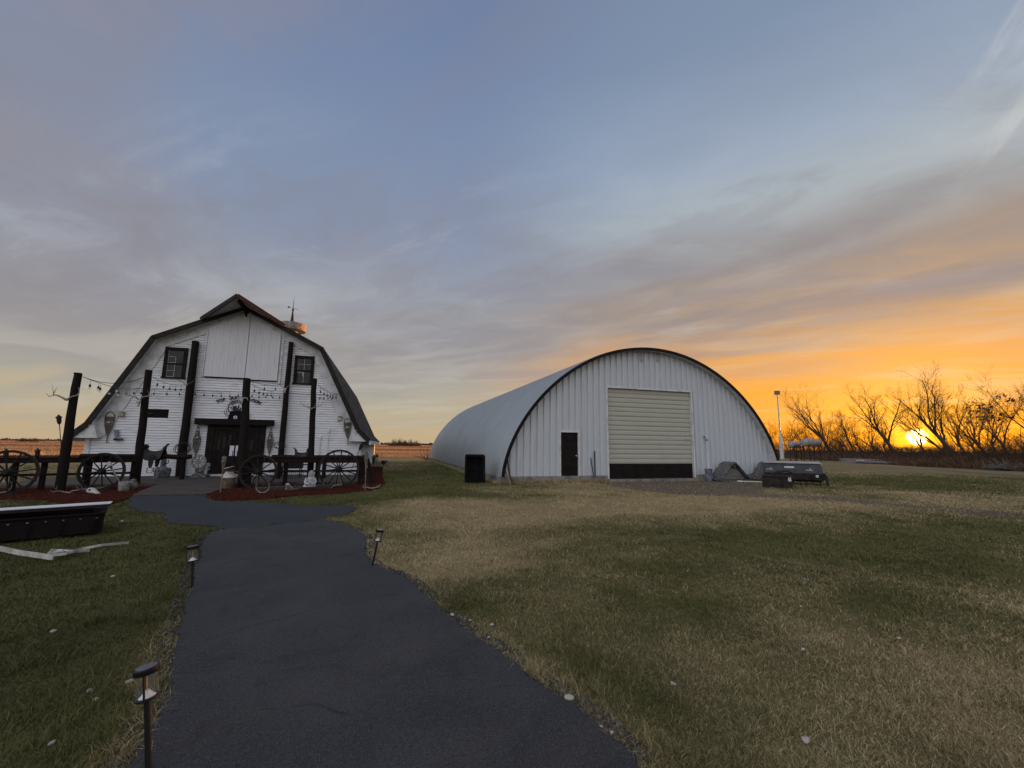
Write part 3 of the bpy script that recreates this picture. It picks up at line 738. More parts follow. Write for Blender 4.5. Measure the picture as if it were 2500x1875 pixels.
def far_trees():
    r = random.Random(5)
    for i, (px, py, hh, wd, lab) in enumerate(((972, 1086, 7.0, 6.5, 'broader clump of bare bushes on the skyline between barn and shed, nearest the barn'),
                                               (1002, 1086.5, 6.2, 7.0, 'second clump of bare bushes on the skyline between barn and shed'),
                                               (72, 1074, 2.6, 5, 'small dark bush on the far left skyline'))):
        c = dp(px, py, 330); c.z = 0
        S = []
        for k in range(260):
            x, y = wd*r.uniform(-1, 1), r.gauss(0, wd*.5); p = Vector((x, y, 0)); h = hh*(0.35+0.65*r.random())*(1-.55*(x/wd)**2)*(.7+.3*math.sin(x*1.7+i))
            d = Vector((x*.05+r.gauss(0, .12), r.gauss(0, .12), 1)); q = p+d*h
            S.append((*p, .12, *q, .03)); 
            for _ in range(2):
                t = 0.4+0.5*r.random(); e = p.lerp(q, t); f = e+Vector((r.gauss(0, .9), r.gauss(0, .9), .8+r.random()*1.2)); S.append((*e, .06, *f, .02))
        o = twig_tubes(S, 'distant_bush', M['twig']); o.location = c
        tag(o, lab, 'bush', 'bushes on the skyline')
    S = []
    for k in range(2600):
        az = R(-58+78*r.random()); Y = 800+r.random()*500; x = Y*math.tan(az); h = 2.0+3.0*r.random()**2
        S.append((x, Y, 0, 4, x+r.gauss(0, 2), Y, h, 1.2))
    stuff(twig_tubes(S, 'far_shelterbelt', M['bark']), 'thin dark line of far shelterbelt scrub along the horizon', 'scrub')
far_trees()

# ------------------------------------------------------------------ berm, thicket and bare trees on the right
TL = [Vector((43.0, 92.0, 0)), Vector((43.5, 66.5, 0)), Vector((41.6, 52.0, 0)), Vector((38.3, 40.5, 0)), Vector((39.0, 33.0, 0)), Vector((38.0, 24.0, 0)), Vector((37, 12, 0))]
def tl(t):
    t = max(0, min(0.9999, t))*(len(TL)-1); i = int(t); return TL[i].lerp(TL[i+1], t-i)
def berm():
    nu, nv = 160, 26; co = []
    for i in range(nu):
        c = tl(i/(nu-1)); c2 = tl(min(1, i/(nu-1)+.01)); c1 = tl(max(0, i/(nu-1)-.01)); d = (c2-c1).normalized(); out = Vector((-d.y, d.x, 0))
        if out.x < 0: out = -out
        for j in range(nv):
            s = j/(nv-1)*15.0
            h = 1.18*min(1, max(0, s)/4.0)**0.8*(1 if s < 9 else max(0, 1-(s-9)/6))
            p = c+out*s
            h *= 0.75+0.5*float(fbm(np.array([p.x*.3]), np.array([p.y*.3]), 3)[0])
            co.append((p.x, p.y, h-0.03))
    a = np.array([i*nv+j for i in range(nu-1) for j in range(nv-1)])
    q = np.stack([a, a+1, a+nv+1, a+nv], 1)
    o = np_mesh('brush_bank', co, q, None, mat('bank_soil', (0.075, 0.045, 0.028), 0.95, var=0.45, scale=0.8, bump=0.8, bscale=8), None, None, True)
    if o.data.polygons[5].normal.z < 0: o.data.flip_normals()
    struct(o)
    r = np.random.default_rng(51); n = 42000; t = r.random(n)**0.8; s = r.random(n)**1.1*10-0.4
    cs = np.array([tl(a) for a in t]); X = cs[:, 0]+s*0.97; Y = cs[:, 1]+s*0.12+r.normal(0, .5, n)
    Z = 1.0*np.clip(s/4, 0, 1)**0.8*0.85
    h = (0.20+0.50*r.random(n)**2)*(0.5+fbm(X*.5, Y*.5, 3))
    o = blades('bank_weeds', X, Y, h, np.full(n, 0.045), 0.8, np.clip(r.normal(.6, .3, n), 0, 1), r.random(n), blade_mat('weed', [(0.10, 0.055, 0.03), (0.15, 0.085, 0.045), (0.21, 0.13, 0.07)], [(0.05, 0.03, 0.02), (0.075, 0.042, 0.025), (0.11, 0.06, 0.03)]), Z, 52)
    stuff(o, 'brown dead weeds covering the bank below the bare trees', 'weeds')
    S = []; rr = random.Random(9)
    for k in range(3400):
        c = tl(rr.random()**0.9); s = 1.5+rr.random()*9; p = Vector((c.x+s, c.y+rr.gauss(0, 1), 0.75))
        h = 0.7+2.0*rr.random()**1.5 if k % 3 else 1.6+2.8*rr.random()
        da = abs(math.atan2(p.x, p.y)-SUN_AZ); h = min(h, 1.15) if da < R(1.9) else h*(0.75 if da < R(4) else 1)*(.7 if p.y < 46 else 1)
        p.z = 0.7; d = Vector((rr.gauss(-.22, .22), rr.gauss(0, .22), 1)).normalized(); rad = 0.011+0.008*h*rr.random()
        n = 4; pts = [p]
        for i in range(n):
            d = (d+Vector((rr.gauss(-.03, .16), rr.gauss(0, .16), .05))).normalized(); pts.append(pts[-1]+d*h/n)
            S.append((*pts[-2], rad*(1-i/n*.8), *pts[-1], rad*(1-(i+1)/n*.8)))
        for _ in range(int(3+h*2.5)):
            t = 0.2+rr.random()*.8; i = min(n-1, int(t*n)); e = pts[i].lerp(pts[i+1], t*n-i); f = e+Vector((rr.gauss(-.08, .35), rr.gauss(0, .35), .12+.45*rr.random()))*(.6+.2*h); S.append((*e, rad*.5, *f, rad*.2))
            g = e.lerp(f, .5); f2 = g+Vector((rr.gauss(0, .2), rr.gauss(0, .2), .25*rr.random())); S.append((*g, rad*.3, *f2, rad*.15))
    stuff(twig_tubes(S, 'thicket', M['twig']), 'tangled leafless undergrowth along the bank under the trees', 'thicket')
berm()

def bare_tree(base, H, lean, seed, label, leaves=0, spread=1.0, trunk_r=None, levels=4, ntop=4):
    r = random.Random(seed); T, W, LV = [], [], []
    LEN = [0.30, 0.58, 0.27, 0.135, 0.075]
    def branch(p, d, L, rad, lev):
        n = (5, 7, 4, 3, 2)[lev]; dest = T if lev == 0 else W
        pts = [p]; rads = [rad]; dd = d.copy(); end = (.62, .22, .25, .35, .5)[lev]
        for i in range(n):
            wob = (.08, .12, .17, .2, .2)[lev]
            dd = (dd+Vector((r.gauss(0, wob), r.gauss(0, wob), (.0, .07, .06, .03, .0)[lev]+r.gauss(0, wob*.6)))).normalized()
            q = pts[-1]+dd*(L/n); rn = rad*(1-(1-end)*(i+1)/n)
            (T if lev == 1 and i < 2 else dest).append((*pts[-1], rads[-1], *q, rn)); pts.append(q); rads.append(rn)
        if lev >= 3 and leaves and r.random() < leaves: LV.append(pts[-1])
        if lev >= levels: return
        kids = (ntop, 9, 5, 4)[lev] + r.randint(-1, 1)
        for k in range(kids):
            t = (0.55+0.45*(k+r.random())/kids) if lev == 0 else (0.18+0.82*(k+r.random())/kids)
            i = min(n-1, int(t*n)); f = t*n-i; q = pts[i].lerp(pts[i+1], f); rr_ = rads[i]*(1-f)+rads[i+1]*f
            ax = (pts[i+1]-pts[i]).normalized()
            side = Vector((r.gauss(0, 1), r.gauss(0, 1), r.gauss(0, .4))); side = (side-ax*side.dot(ax)).normalized()
            an = (0.50, 0.60, .66, .7)[lev]*spread*(0.6+.75*r.random())
            nd = (ax*math.cos(an)+side*math.sin(an)+Vector((0, 0, .16))).normalized()
            LL = H*LEN[lev+1]*(0.6+.6*r.random())*(1.0 if lev == 0 else 1.12-.5*t)
            branch(q, nd, LL, max(0.0065, rr_*(0.70, 0.5, .55, .6)[lev]), lev+1)
    branch(Vector((0, 0, 0)), Vector(lean).normalized(), H*0.30, trunk_r or H*0.022, 0)
    zmax = max(sorted(q[6] for q in W)[-6], 0.1); k = H/zmax
    sc = lambda S: [(a*k, b*k, c*k, d, e*k, f*k, g*k, h) for a, b, c, d, e, f, g, h in S]
    root = thing('bare_tree', label, 'tree', base, 0, 'bare trees along the bank')
    twig_tubes(sc(T), 'trunk', M['bark'], root, 7); twig_tubes(sc(W), 'crown', M['twig'], root, 3)
    if LV:
        co, tr = [], []
        for p in LV:
            for _ in range(3):
                c = p*k+Vector((r.gauss(0, .14), r.gauss(0, .14), r.gauss(0, .14))); i = len(co)
                for _ in range(3): co.append(c+Vector((r.gauss(0, .09), r.gauss(0, .09), r.gauss(0, .09))))
                tr.append((i, i+1, i+2))
        np_mesh('dead_leaves', co, None, tr, M['deadleaf'], None, root)
    return root
def tree_row():
    # photo px of trunk foot, distance, height, lean
    spec = [(1885, 84, 6.8, (-.15,0,1), 'low thicket-like bare tree rising just right of the shed roof edge', 0, 1.2),
            (1945, 78, 7.6, (-.35,0,1), 'slim bare tree behind the fuel tanks', 0, 1.1),
            (2032, 66, 11.2, (-.42,0,1), 'wide leaning bare tree with forked trunk right of the fuel tanks', 0.0, 1.0),
            (2010, 74, 7.4, (.05,0,1), 'thin bare tree close behind the forked one', 0, 1.0),
            (2085, 62, 7.2, (-.2,0,1), 'short bare tree with a stubby trunk in the gap of the row', 0, 1.15),
            (2135, 60, 6.4, (-.1,0,1), 'smallest bare tree low in the middle of the row', 0, 1.2),
            (2190, 52, 9.6, (-.42,0,1), 'fan-crowned bare tree left of the setting sun', 0.0, 1.0),
            (2268, 57, 7.2, (-.5,0,1), 'thin bare tree just right of the setting sun', 0, 1.0),
            (2335, 46, 10.6, (-.42,0,1), 'tallest bare tree with twin trunks right of the setting sun', 0.0, 0.95),
            (2318, 47.5, 8.0, (-.5,0,1), 'second leaning trunk close beside the tallest bare tree', 0.0, 1.0),
            (2300, 50, 8.6, (.0,0,1), 'upright thin bare tree behind the tallest one', 0, 0.9),
            (2418, 41, 7.6, (-.55,0,1), 'strongly leaning slender bare tree near the right edge', 0.0, 0.95),
            (2470, 38, 7.0, (-.42,0,1), 'bare tree still holding clusters of brown leaves', 0.16, 0.95),
            (2560, 37, 8.6, (-.3,0,1), 'bare tree cut off by the right edge of the view', 0.0, 1.0),
            (2385, 52, 5.6, (-.3,0,1), 'small tangled tree behind the leaning slender one', 0, 1.2),
            (1990, 88, 6.4, (-.1,0,1), 'faint farther bare tree seen between tanks and forked tree', 0, 1.2),
            (1968, 72, 6.0, (-.2,0,1), 'low bare tree directly over the larger fuel tank', 0, 1.2),
            (2070, 70, 6.0, (-.15,0,1), 'faint low bare tree right of the forked one', 0, 1.2),
            (2110, 66, 6.8, (-.3,0,1), 'thin bare tree between the stubby and the smallest one', 0, 1.1),
            (2165, 64, 6.6, (-.25,0,1), 'bare tree behind the left foot of the fan crowned one', 0, 1.2),
            (2360, 50, 7.4, (-.4,0,1), 'bare tree between the tallest and the slender leaning one', 0, 1.1),
            (2440, 47, 6.6, (-.2,0,1), 'tangled bare tree behind the one with brown leaves', 0, 1.2)]
    for i, (px, Y, H, ln, lab, lv, sp) in enumerate(spec):
        b = dp(px, 1095, Y); b.z = 0.55
        right = Vector((math.cos(math.atan2(b.x, b.y)), -math.sin(math.atan2(b.x, b.y)), 0))
        lean = right*ln[0]+Vector((0, 0, 1))
        bare_tree(b, H, lean, 100+i*7, lab, lv, sp, trunk_r=(0.25 if H > 9 else 0.15), ntop=5 if H > 9 else 4)
tree_row()

# ------------------------------------------------------------------ barn
RF = [(-5.42, 1.68), (-4.93, 2.17), (-3.2, 5.71), (0.0, 7.33), (3.2, 5.71), (4.93, 2.17), (5.42, 1.68)]
def half_w(z):                                          # half width of the gable under the roof at height z
    pts = [(0, 5.0), (1.66, 5.0), (1.67, 5.12), (2.13, 4.87), (5.66, 3.14), (7.26, 0.0)]
    for (z0, w0), (z1, w1) in zip(pts[:-1], pts[1:]):
        if z <= z1: return w0+(w1-w0)*(z-z0)/(z1-z0)
    return 0.0
barn = thing('barn', 'white gambrel roofed barn with dark trim, log posts and a lettered saloon front', 'barn', BARN.o, BARN.a)
BL = 20.0
def lap(mb, x0f, x1f, z0, z1, y, step=0.106):
    """bevelled boards with an open dark joint between them"""
    z = z0; rr = random.Random(3)
    while z < z1-0.03:
        zt = min(z+step-0.010+rr.gauss(0, .0012), z1); a0, b0, a1, b1 = x0f(z), x1f(z), x0f(zt), x1f(zt); d = 0.032+rr.random()*.005
        cuts = [0.0]+sorted(rr.uniform(.1, .9) for _ in range(rr.choice((0, 1, 1, 2))))+[1.0]
        for c0, c1 in zip(cuts[:-1], cuts[1:]):
            A0, B0, A1, B1 = a0+(b0-a0)*c0+.002, a0+(b0-a0)*c1-.002, a1+(b1-a1)*c0+.002, a1+(b1-a1)*c1-.002; e = d+rr.uniform(-.003, .003)
            mb.add([(A0, y-e, z), (B0, y-e, z), (B1, y-.016, zt), (A1, y-.016, zt), (A0, y-.001, z), (B0, y-.001, z), (B1, y-.001, zt), (A1, y-.001, zt)],
                   [(0, 1, 2, 3), (4, 5, 1, 0), (3, 2, 6, 7), (1, 5, 6, 2), (4, 0, 3, 7)])
        z += step
def make_barn():
    w = MB()
    lap(w, lambda z: -half_w(z), half_w, 0.14, 7.2, 0.0)
    fw_ = w.build('front_wall', M['siding'], barn)
    w = MB(); w.prism([(-5.0, 0), (5.0, 0), (5.0, 1.66), (4.87, 2.13), (3.14, 5.66), (0, 7.2), (-3.14, 5.66), (-4.87, 2.13), (-5.0, 1.66)], 0.0, 0.12)
    w.build('wall_sheathing', M['sheath'], fw_)
    s = MB()
    for sg in (-1, 1):
        z = 0.1
        while z < 1.62:
            zt = min(z+0.128, 1.64)
            s.add([(sg*5.03, 0.121, z), (sg*5.03, BL, z), (sg*5.006, BL, zt), (sg*5.006, 0.121, zt), (sg*5.0, 0.121, z), (sg*5.0, BL, z)], [(0, 1, 2, 3), (4, 5, 1, 0)])
            z = zt
        s.bx(min(sg*4.88, sg*4.99), max(sg*4.88, sg*4.99), 0.13, BL, 0, 1.64)
    s.prism([(-5.0, 0), (5.0, 0), (5.0, 1.66), (4.87, 2.13), (3.14, 5.66), (0, 7.2), (-3.14, 5.66), (-4.87, 2.13), (-5.0, 1.66)], BL-0.12, BL-0.01)
    s.build('side_wall', M['siding'], barn)
    # roof shell
    rf = MB(); n = len(RF)
    ins = [(x*0.985, z-0.10) for x, z in RF]
    poly = RF+ins[::-1]
    rf.prism(poly, -0.35, BL+0.3)
    roof = rf.build('roof', M['shingle'], barn)
    rb = MB()
    for sg in (-1, 1):                                  # thin standing seams down the steel-grey slopes
        for (x0, z0), (x1, z1) in (((3.2, 5.71), (4.93, 2.17)), ((4.93, 2.17), (5.42, 1.68)), ((0, 7.33), (3.2, 5.71))):
            for k in range(33):
                y = 0.1+k*0.62; nx, nz = (z0-z1), (x1-x0); L = math.hypot(nx, nz); nx, nz = nx/L*.008, nz/L*.008
                rb.bar((sg*(x0+nx), y, z0+nz), (sg*(x1+nx), y, z1+nz), 0.035, 0.03)
    rb.build('seams', M['shingle'], roof)
    # barge boards round the front edge
    fb = MB()
    for (a, b) in zip(RF[:-1], RF[1:]):
        if abs(a[0]) < 0.01 or abs(b[0]) < 0.01: 
            pass
        nx, nz = -(b[1]-a[1]), (b[0]-a[0]); L = math.hypot(nx, nz); nx, nz = nx/L, nz/L
        fb.prism([(a[0]+nx*.03, a[1]+nz*.03), (b[0]+nx*.03, b[1]+nz*.03), (b[0]-nx*.17, b[1]-nz*.17), (a[0]-nx*.17, a[1]-nz*.17)], -0.40, -0.352)
    fb.build('barge_board', M['brown_fascia'], barn)
    # white frieze boards following the slope on the wall
    tr = MB()
    inner = [(-4.30, 1.70), (-2.93, 5.36), (-0.2, 6.72)]
    for sg in (-1, 1):
        P = lambda x, z: (sg*x, z)
        tr.prism([P(4.98, 1.69), P(4.44, 1.69), P(2.78, 5.30), P(3.13, 5.66)][::sg], -0.065, -0.032)
        tr.prism([P(3.13, 5.66), P(2.93, 5.32), P(0.0, 6.76), P(0.0, 7.2)][::sg], -0.064, -0.033)
        tr.bx(min(sg*4.86, sg*5.035), max(sg*4.86, sg*5.035), -0.06, -0.033, 0.14, 1.60)
    tr.build('frieze_board', M['trim'], barn)
    for sg in (-1, 1):
        cn = MB()
        P = lambda x, z: (sg*x, z)
        cn.prism([P(5.36, 1.60), P(4.52, 1.60), P(4.52, 1.655), P(4.74, 2.30), P(4.88, 2.05), P(5.36, 1.63)][::sg], -0.34, -0.07)
        cn.build('cornice_return', M['trim'], barn)
    sf = MB()
    for (a, b) in ((RF[1], RF[2]), (RF[2], RF[3]), (RF[3], RF[4]), (RF[4], RF[5])):
        sf.add([(a[0]*.98, -0.345, a[1]-.13), (b[0]*.98, -0.345, b[1]-.13), (b[0]*.98, -0.03, b[1]-.13), (a[0]*.98, -0.03, a[1]-.13)], [(0, 1, 2, 3)])
    sf.build('soffit', M['trim'], barn)
    for sg in (-1, 1):
        e = MB(); e.bx(min(sg*5.38, sg*5.45), max(sg*5.38, sg*5.45), -0.33, BL+0.28, 1.46, 1.64)
        e.build('eave_board', M['white_metal'], barn)
    # hay hood
    A = Vector((0, -1.45, 7.44)); Rr = Vector((0, -0.36, 7.36))
    for sg, nm in ((-1, 'hood_panel'), (1, 'hood_panel')):
        B = Vector((sg*1.58, -0.38, 6.60)); h = MB(); dn = Vector((0, 0, -0.07))
        h.add([A, B, Rr, A+dn, B+dn, Rr+dn], [(0, 1, 2), (3, 5, 4), (0, 3, 4, 1), (1, 4, 5, 2), (2, 5, 3, 0)])
        h.build(nm, M['soffit'], barn)
        f = MB(); f.bar(A+Vector((0, -.01, -.03)), B+Vector((0, -.03, -.03)), 0.05, 0.17)
        f.build('hood_fascia', M['red_fascia'] if sg > 0 else M['brown_fascia'], barn)
    hb = MB(); hb.bar((0, -1.15, 7.28), (0, -0.03, 7.16), 0.11, 0.13); hb.bar((0.02, -0.9, 7.2), (0.12, -0.55, 6.86), 0.05, 0.08)
    hb.tube([(0.12, -0.55, 6.98), (0.12, -0.55, 6.80)], 0.04, 8)
    hb.build('hay_beam', M['brown'], barn)
    # hay doors: two plank leaves
    x0, zb = BARN.at(497, 941); x1, zb2 = BARN.at(676, 948); xm, _ = BARN.at(597, 945)
    zb = 4.20
    for a, b, dz in ((x0, xm-.01, 0.02), (xm+.01, x1, -0.03)):
        d = MB(); x = a; i = 0
        top = lambda q: 7.0-0.52*abs(q) 
        while x < b-0.01:
            e = min(x+0.135, b-0.002); o = 0.003*(i % 2)
            d.prism([(x+.001, zb+dz), (e-.001, zb+dz), (e-.001, top(e)), (x+.001, top(x))], -0.115-o, -0.067)
            x = e; i += 1
        dd = d.build('hay_door', M['plank'], barn)
        t = MB(); t.bx(a+0.02, b-0.02, -0.075, -0.045, zb+dz-0.045, zb+dz-0.002); t.build('drip_edge', M['brown'], dd)
    for q0, q1, za, zz in ((x1+.035, x1+.13, 4.05, 6.45), (x0-.10, x0-.03, 4.2, 6.3)):
        t = MB(); t.bx(q0, q1, -0.078, -0.040, za, zz); t.build('door_track_board', M['trim'], barn)
    # loft windows
    for (cx, z0, z1, wd, left) in ((-2.42, 4.12, 5.37, 0.80, True), (2.44, 4.12, 5.36, 0.80, False)):
        fr = MB(); x0, x1 = cx-wd/2, cx+wd/2; fw = 0.13
        fr.bx(x0, x0+fw, -0.10, -0.03, z0, z1); fr.bx(x1-fw, x1, -0.10, -0.03, z0, z1)
        fr.bx(x0+fw, x1-fw, -0.098, -0.03, z1-fw, z1-.002); fr.bx(x0-.03, x1+.03, -0.12, -0.03, z0-0.05, z0-.001)
        zm = (z0+z1-fw)/2
        fr.bx(x0+fw, x1-fw, -0.092, -0.03, zm-.03, zm+.03)
        win = fr.build('window', M['brown'], barn, bevel=0.004)
        g = MB(); g.bx(x0+fw, x1-fw, -0.045, -0.034, z0, z1-fw-.001); g.build('pane', M['glass'], win)
        mu = MB(); xm = cx; q = 0.009
        for za, zz in ((z0+.01, zm-.03), (zm+.03, z1-fw)):
            zc = (za+zz)/2
            if left:
                mu.bx(x0+fw, x0+fw+.02, -.062, -.046, za, zz); mu.bx(xm-q, xm+q, -.062, -.046, za, zc if za > zm else zz)
                mu.bx(x0+fw+.02, xm-q, -.061, -.046, zc-q, zc+q); mu.bx(x0+fw+.02, xm-q, -.061, -.046, za, za+.02)
            else:
                if za > zm:
                    mu.bx(xm-q, xm+q, -.062, -.046, za, zz); mu.bx(x0+fw, xm-q, -.061, -.046, zc-q, zc+q); mu.bx(xm+q, x1-fw, -.061, -.046, zc-q, zc+q); mu.bx(x0+fw, x0+fw+.018, -.062, -.046, za, zz)
                else:
                    mu.bx(xm-q, xm+q, -.062, -.046, za, zz); mu.bx(x0+fw+.02, xm-q, -.061, -.046, zz-.06, zz-.025); mu.bx(xm-.05, xm-q, -.061, -.046, zc+.03, zz-.06)
        mu.build('muntin', M['muntin'], win)
    # entrance: beam, jambs, double door, notices
    bm = MB(); bm.bar((-1.42, -0.17, 2.33), (1.46, -0.17, 2.33), 0.24, 0.25); bm.build('lintel_beam', M['log'], barn, bevel=0.02)
    dj = MB(); dj.bx(-0.98, -0.72, -0.12, -0.03, 0.13, 2.20); dj.bx(0.94, 1.16, -0.12, -0.03, 0.13, 2.20); dj.bx(-0.72, 0.94, -0.118, -0.03, 1.98, 2.199)
    dj.build('door_frame', M['brown'], barn, bevel=0.006)
    th = MB(); th.bx(-0.95, 1.05, -0.22, -0.03, 0.125, 0.20); th.build('threshold', M['trim'], barn)
    for a, b, slits in ((-0.70, 0.105, ((-.52, 1.18, 1.62), (-.33, 1.26, 1.72), (-.13, 1.34, 1.80))), (0.115, 0.92, ((.30, 1.34, 1.80), (.50, 1.26, 1.72), (.68, 1.18, 1.62)))):
        d = MB(); d.bx(a, b, -0.085, -0.035, 0.205, 1.975)
        for k in range(6):
            x = a+(b-a)*k/6; d.bx(x+.008, x+(b-a)/6-.008, -0.095, -0.084, 0.215, 1.965)
        leaf = d.build('door_leaf', M['brown'], barn)
        for x, za, zz in slits:
            g = MB(); g.bx(x-.045, x+.045, -0.104, -0.094, za, zz); g.build('slit_window', M['black'], leaf)
        hn = MB(); xx = b-.08 if a < 0 else a+.08
        hn.tube([(xx, -.10, .95), (xx, -.15, .97), (xx, -.15, 1.13), (xx, -.10, 1.15)], 0.012, 6); hn.build('door_handle', M['iron'], leaf)
    for sgn, n in ((-1, 'hinge_plaque'),):
        q = MB(); q.prism([(-.30, 2.46), (.50, 2.46), (.42, 2.80), (-.22, 2.80)], -0.12, -0.033); q.build('plaque_board', M['board'], barn)
make_barn()
for i, (px0, px1, lab) in enumerate(((559, 572, 'left and wider of two white paper notices pinned on the barn door'), (573.5, 581.5, 'right and narrower of two white paper notices pinned on the barn door'))):
    a, z0 = BARN.at(px0, 1113, .1); b, z1 = BARN.at(px1, 1088, .1)
    m = MB(); m.bx(a, b, -0.004, 0.0, z0, z1); o = m.build('paper_notice', M['paper'], None, loc=BARN.w(0, -0.101), rz=BARN.a)
    tag(o, lab, 'notice', 'paper notices on the barn door')

def bthing(name, label, cat, x, z, off=0.035, group=None):
    return thing(name, label, cat, BARN.w(x, -off, z), BARN.a, group)

# cupola vent with spire on the ridge
def cupola():
    c = BARN.w(-0.18, 8.9, 7.62)
    o = thing('roof_ventilator', 'round weathered ridge ventilator with spire and weather vane on the barn roof', 'ventilator', c, BARN.a)
    wood = mat('weathered_cupola', (0.27, 0.23, 0.19), 0.8, var=0.5, scale=7, bump=0.6, bscale=20, col2=(0.10, 0.085, 0.08))
    m = MB(); m.lathe([(0.48, -0.6), (0.46, 0.30), (0.40, 0.55), (0.40, 1.0)], 20); m.build('base_collar', wood, o, smooth=True)
    m = MB(); m.lathe([(0.40, 0.96), (0.84, 0.99), (0.88, 1.06), (0.88, 1.36), (0.84, 1.44), (0.30, 1.58), (0.05, 1.62)], 28); m.build('drum', wood, o, smooth=True)
    m = MB(); m.lathe([(0.16, 1.60), (0.10, 1.68), (0.06, 2.1), (0.04, 2.32), (0.07, 2.37), (0.07, 2.44), (0.022, 2.50), (0.014, 2.9), (0.006, 3.3)], 10); m.build('spire', M['iron'], o, smooth=True)
    m = MB(); m.bar((-0.26, 0, 2.58), (0.26, 0, 2.48), 0.012, 0.018); m.add([(-.32, -.01, 2.64), (-.20, -.01, 2.60), (-.20, -.01, 2.54), (-.32, -.01, 2.52), (-.32, .01, 2.64), (-.20, .01, 2.60), (-.20, .01, 2.54), (-.32, .01, 2.52)], [(0,1,2,3),(7,6,5,4),(0,4,5,1),(1,5,6,2),(2,6,7,3),(3,7,4,0)])
    m.lathe([(0.001, 2.45), (.03, 2.48), (.001, 2.51)], 8, c=(.27, 0, 0)); m.build('weather_vane', M['iron'], o)
cupola()

# tall log posts against the wall, and the four posts in front of the deck
def log_mesh(h, r0, r1, tilt=(0, 0), seed=0):
    rr = random.Random(seed); m = MB(); n = 8; pts = []; rad = []
    for i in range(n+1):
        t = i/n; pts.append((tilt[0]*t+rr.gauss(0, .006), tilt[1]*t+rr.gauss(0, .006), -0.06+(h+.06)*t)); rad.append((r0+(r1-r0)*t)*(1+rr.gauss(0, .025)))
    m.tube(pts, rad, 14); return m
def post(x, y, h, r0, r1, tilt, seed, label, world=False, z0=0.0):
    p = Vector((x, y, z0)) if world else BARN.w(x, y, z0)
    o = thing('log_post', label, 'post', p, BARN.a, 'log posts before the barn')
    lg = log_mesh(h, r0, r1, tilt, seed).build('log', M['log'], o, smooth=True)
    cp = MB(); cp.lathe([(r1*1.0, h-.02), (r1*1.02, h+.004), (r1*.96, h+.018)], 14, c=(tilt[0], tilt[1], 0)); cp.build('end_grain', M['rail'], lg)
    return p+Vector((0, 0, 0)), o
post(-1.72, -0.20, 5.52, 0.160, 0.125, (-0.02, 0), 1, 'tall log post on the barn wall beside the left loft window', z0=0.12)
post(1.84, -0.18, 5.78, 0.125, 0.097, (0.02, 0), 2, 'tall log post on the barn wall beside the right loft window', z0=0.12)
P1, P2, P3, P4 = Vector((-12.83, 12.33, 0)), Vector((-12.29, 14.17, 0)), Vector((-8.89, 14.31, 0)), Vector((-7.21, 15.53, 0))
TOPS = []
for i, (p, q, h, r0, r1, lab) in enumerate(((P1, (190, 912), 3.46, .120, .090, 'leftmost log post with a wide antler rack and no skull, ahead of the deck'),
                                      (P2, (363, 905), 3.88, .122, .098, 'log post holding a dark hanging board and a skull with antlers'),
                                      (P3, (602, 925), 3.66, .130, .112, 'log post standing right before the barn doors beside the milk can'),
                                      (P4, (767, 926), 3.86, .108, .094, 'log post right of the doors with branching antlers behind the white statue'))):
    w = dp(q[0], q[1], p.y); t = w-p; tl_ = (t.x*math.cos(BARN.a)+t.y*math.sin(BARN.a), -t.x*math.sin(BARN.a)+t.y*math.cos(BARN.a))
    post(p.x, p.y, h, r0, r1, tl_, 10+i, lab, True)
    TOPS.append(Vector((w.x, w.y, h)))

# ------------------------------------------------------------------ antlers and skulls
def spline(pts, n=6):
    P = [Vector(p) for p in pts]; P = [P[0]*2-P[1]]+P+[P[-1]*2-P[-2]]; out = []
    for i in range(1, len(P)-2):
        for k in range(n):
            t = k/n; a, b, c, d = P[i-1:i+3]
            out.append(0.5*((2*b)+(c-a)*t+(2*a-5*b+4*c-d)*t*t+(3*b-a-3*c+d)*t**3))
    out.append(P[-2]); return out
def antler_tubes(mb, side, beam, tines, r0):
    """beam: control points for the +x side; tines: (position along beam 0..1, control points relative)"""
    fl = lambda p: (p[0]*side, p[1], p[2])
    B = spline([fl(p) for p in beam]); k = len(B)
    mb.tube(B, [r0*(1-0.8*i/(k-1)) for i in range(k)], 7)
    for t, rel in tines:
        b = B[int(t*(k-1))]; T = spline([b]+[b+Vector(fl(p)) for p in rel], 4); n = len(T)
        mb.tube(T, [r0*0.62*(1-t*.5)*(1-0.85*i/(n-1)) for i in range(n)], 6)
RACK_A = ([(0.03, 0, 0), (.11, -.03, .05), (.21, -.05, .10), (.31, -.05, .09), (.40, -.04, .05)], [(0.70, [(.02, -.02, .12), (.07, -.03, .34)]), (0.74, [(-.05, -.02, .16), (-.09, -.03, .24)]), (0.97, [(.05, 0, .06), (.07, -.0, .10)])])
RACK_A2 = ([(0.03, 0, 0), (.10, -.03, .05), (.18, -.05, .09), (.25, -.04, .12), (.285, -.03, .22), (.25, -.03, .36)], [])
RACK_B = ([(0.03, 0, 0), (.10, -.05, .10), (.24, -.07, .14), (.40, -.06, .15), (.44, -.05, .24)], [(0.55, [(.02, -.02, .10), (-.04, -.03, .26)]), (0.68, [(.03, -.02, .13), (-.02, -.02, .22), (-.06, -.02, .30)]), (0.12, [(.02, -.05, .05), (.03, -.08, .08)])])
RACK_C = ([(0.03, 0, 0), (.14, -.06, .05), (.28, -.08, .10), (.40, -.07, .16), (.46, -.05, .28)], [(0.30, [(.0, -.02, .10), (.02, -.02, .18)]), (0.55, [(.01, -.02, .12), (-.03, -.02, .24)]), (0.72, [(.06, -.03, -.02), (.09, -.05, -.10)]), (0.85, [(.07, -.02, .06), (.06, -.02, .14)])])
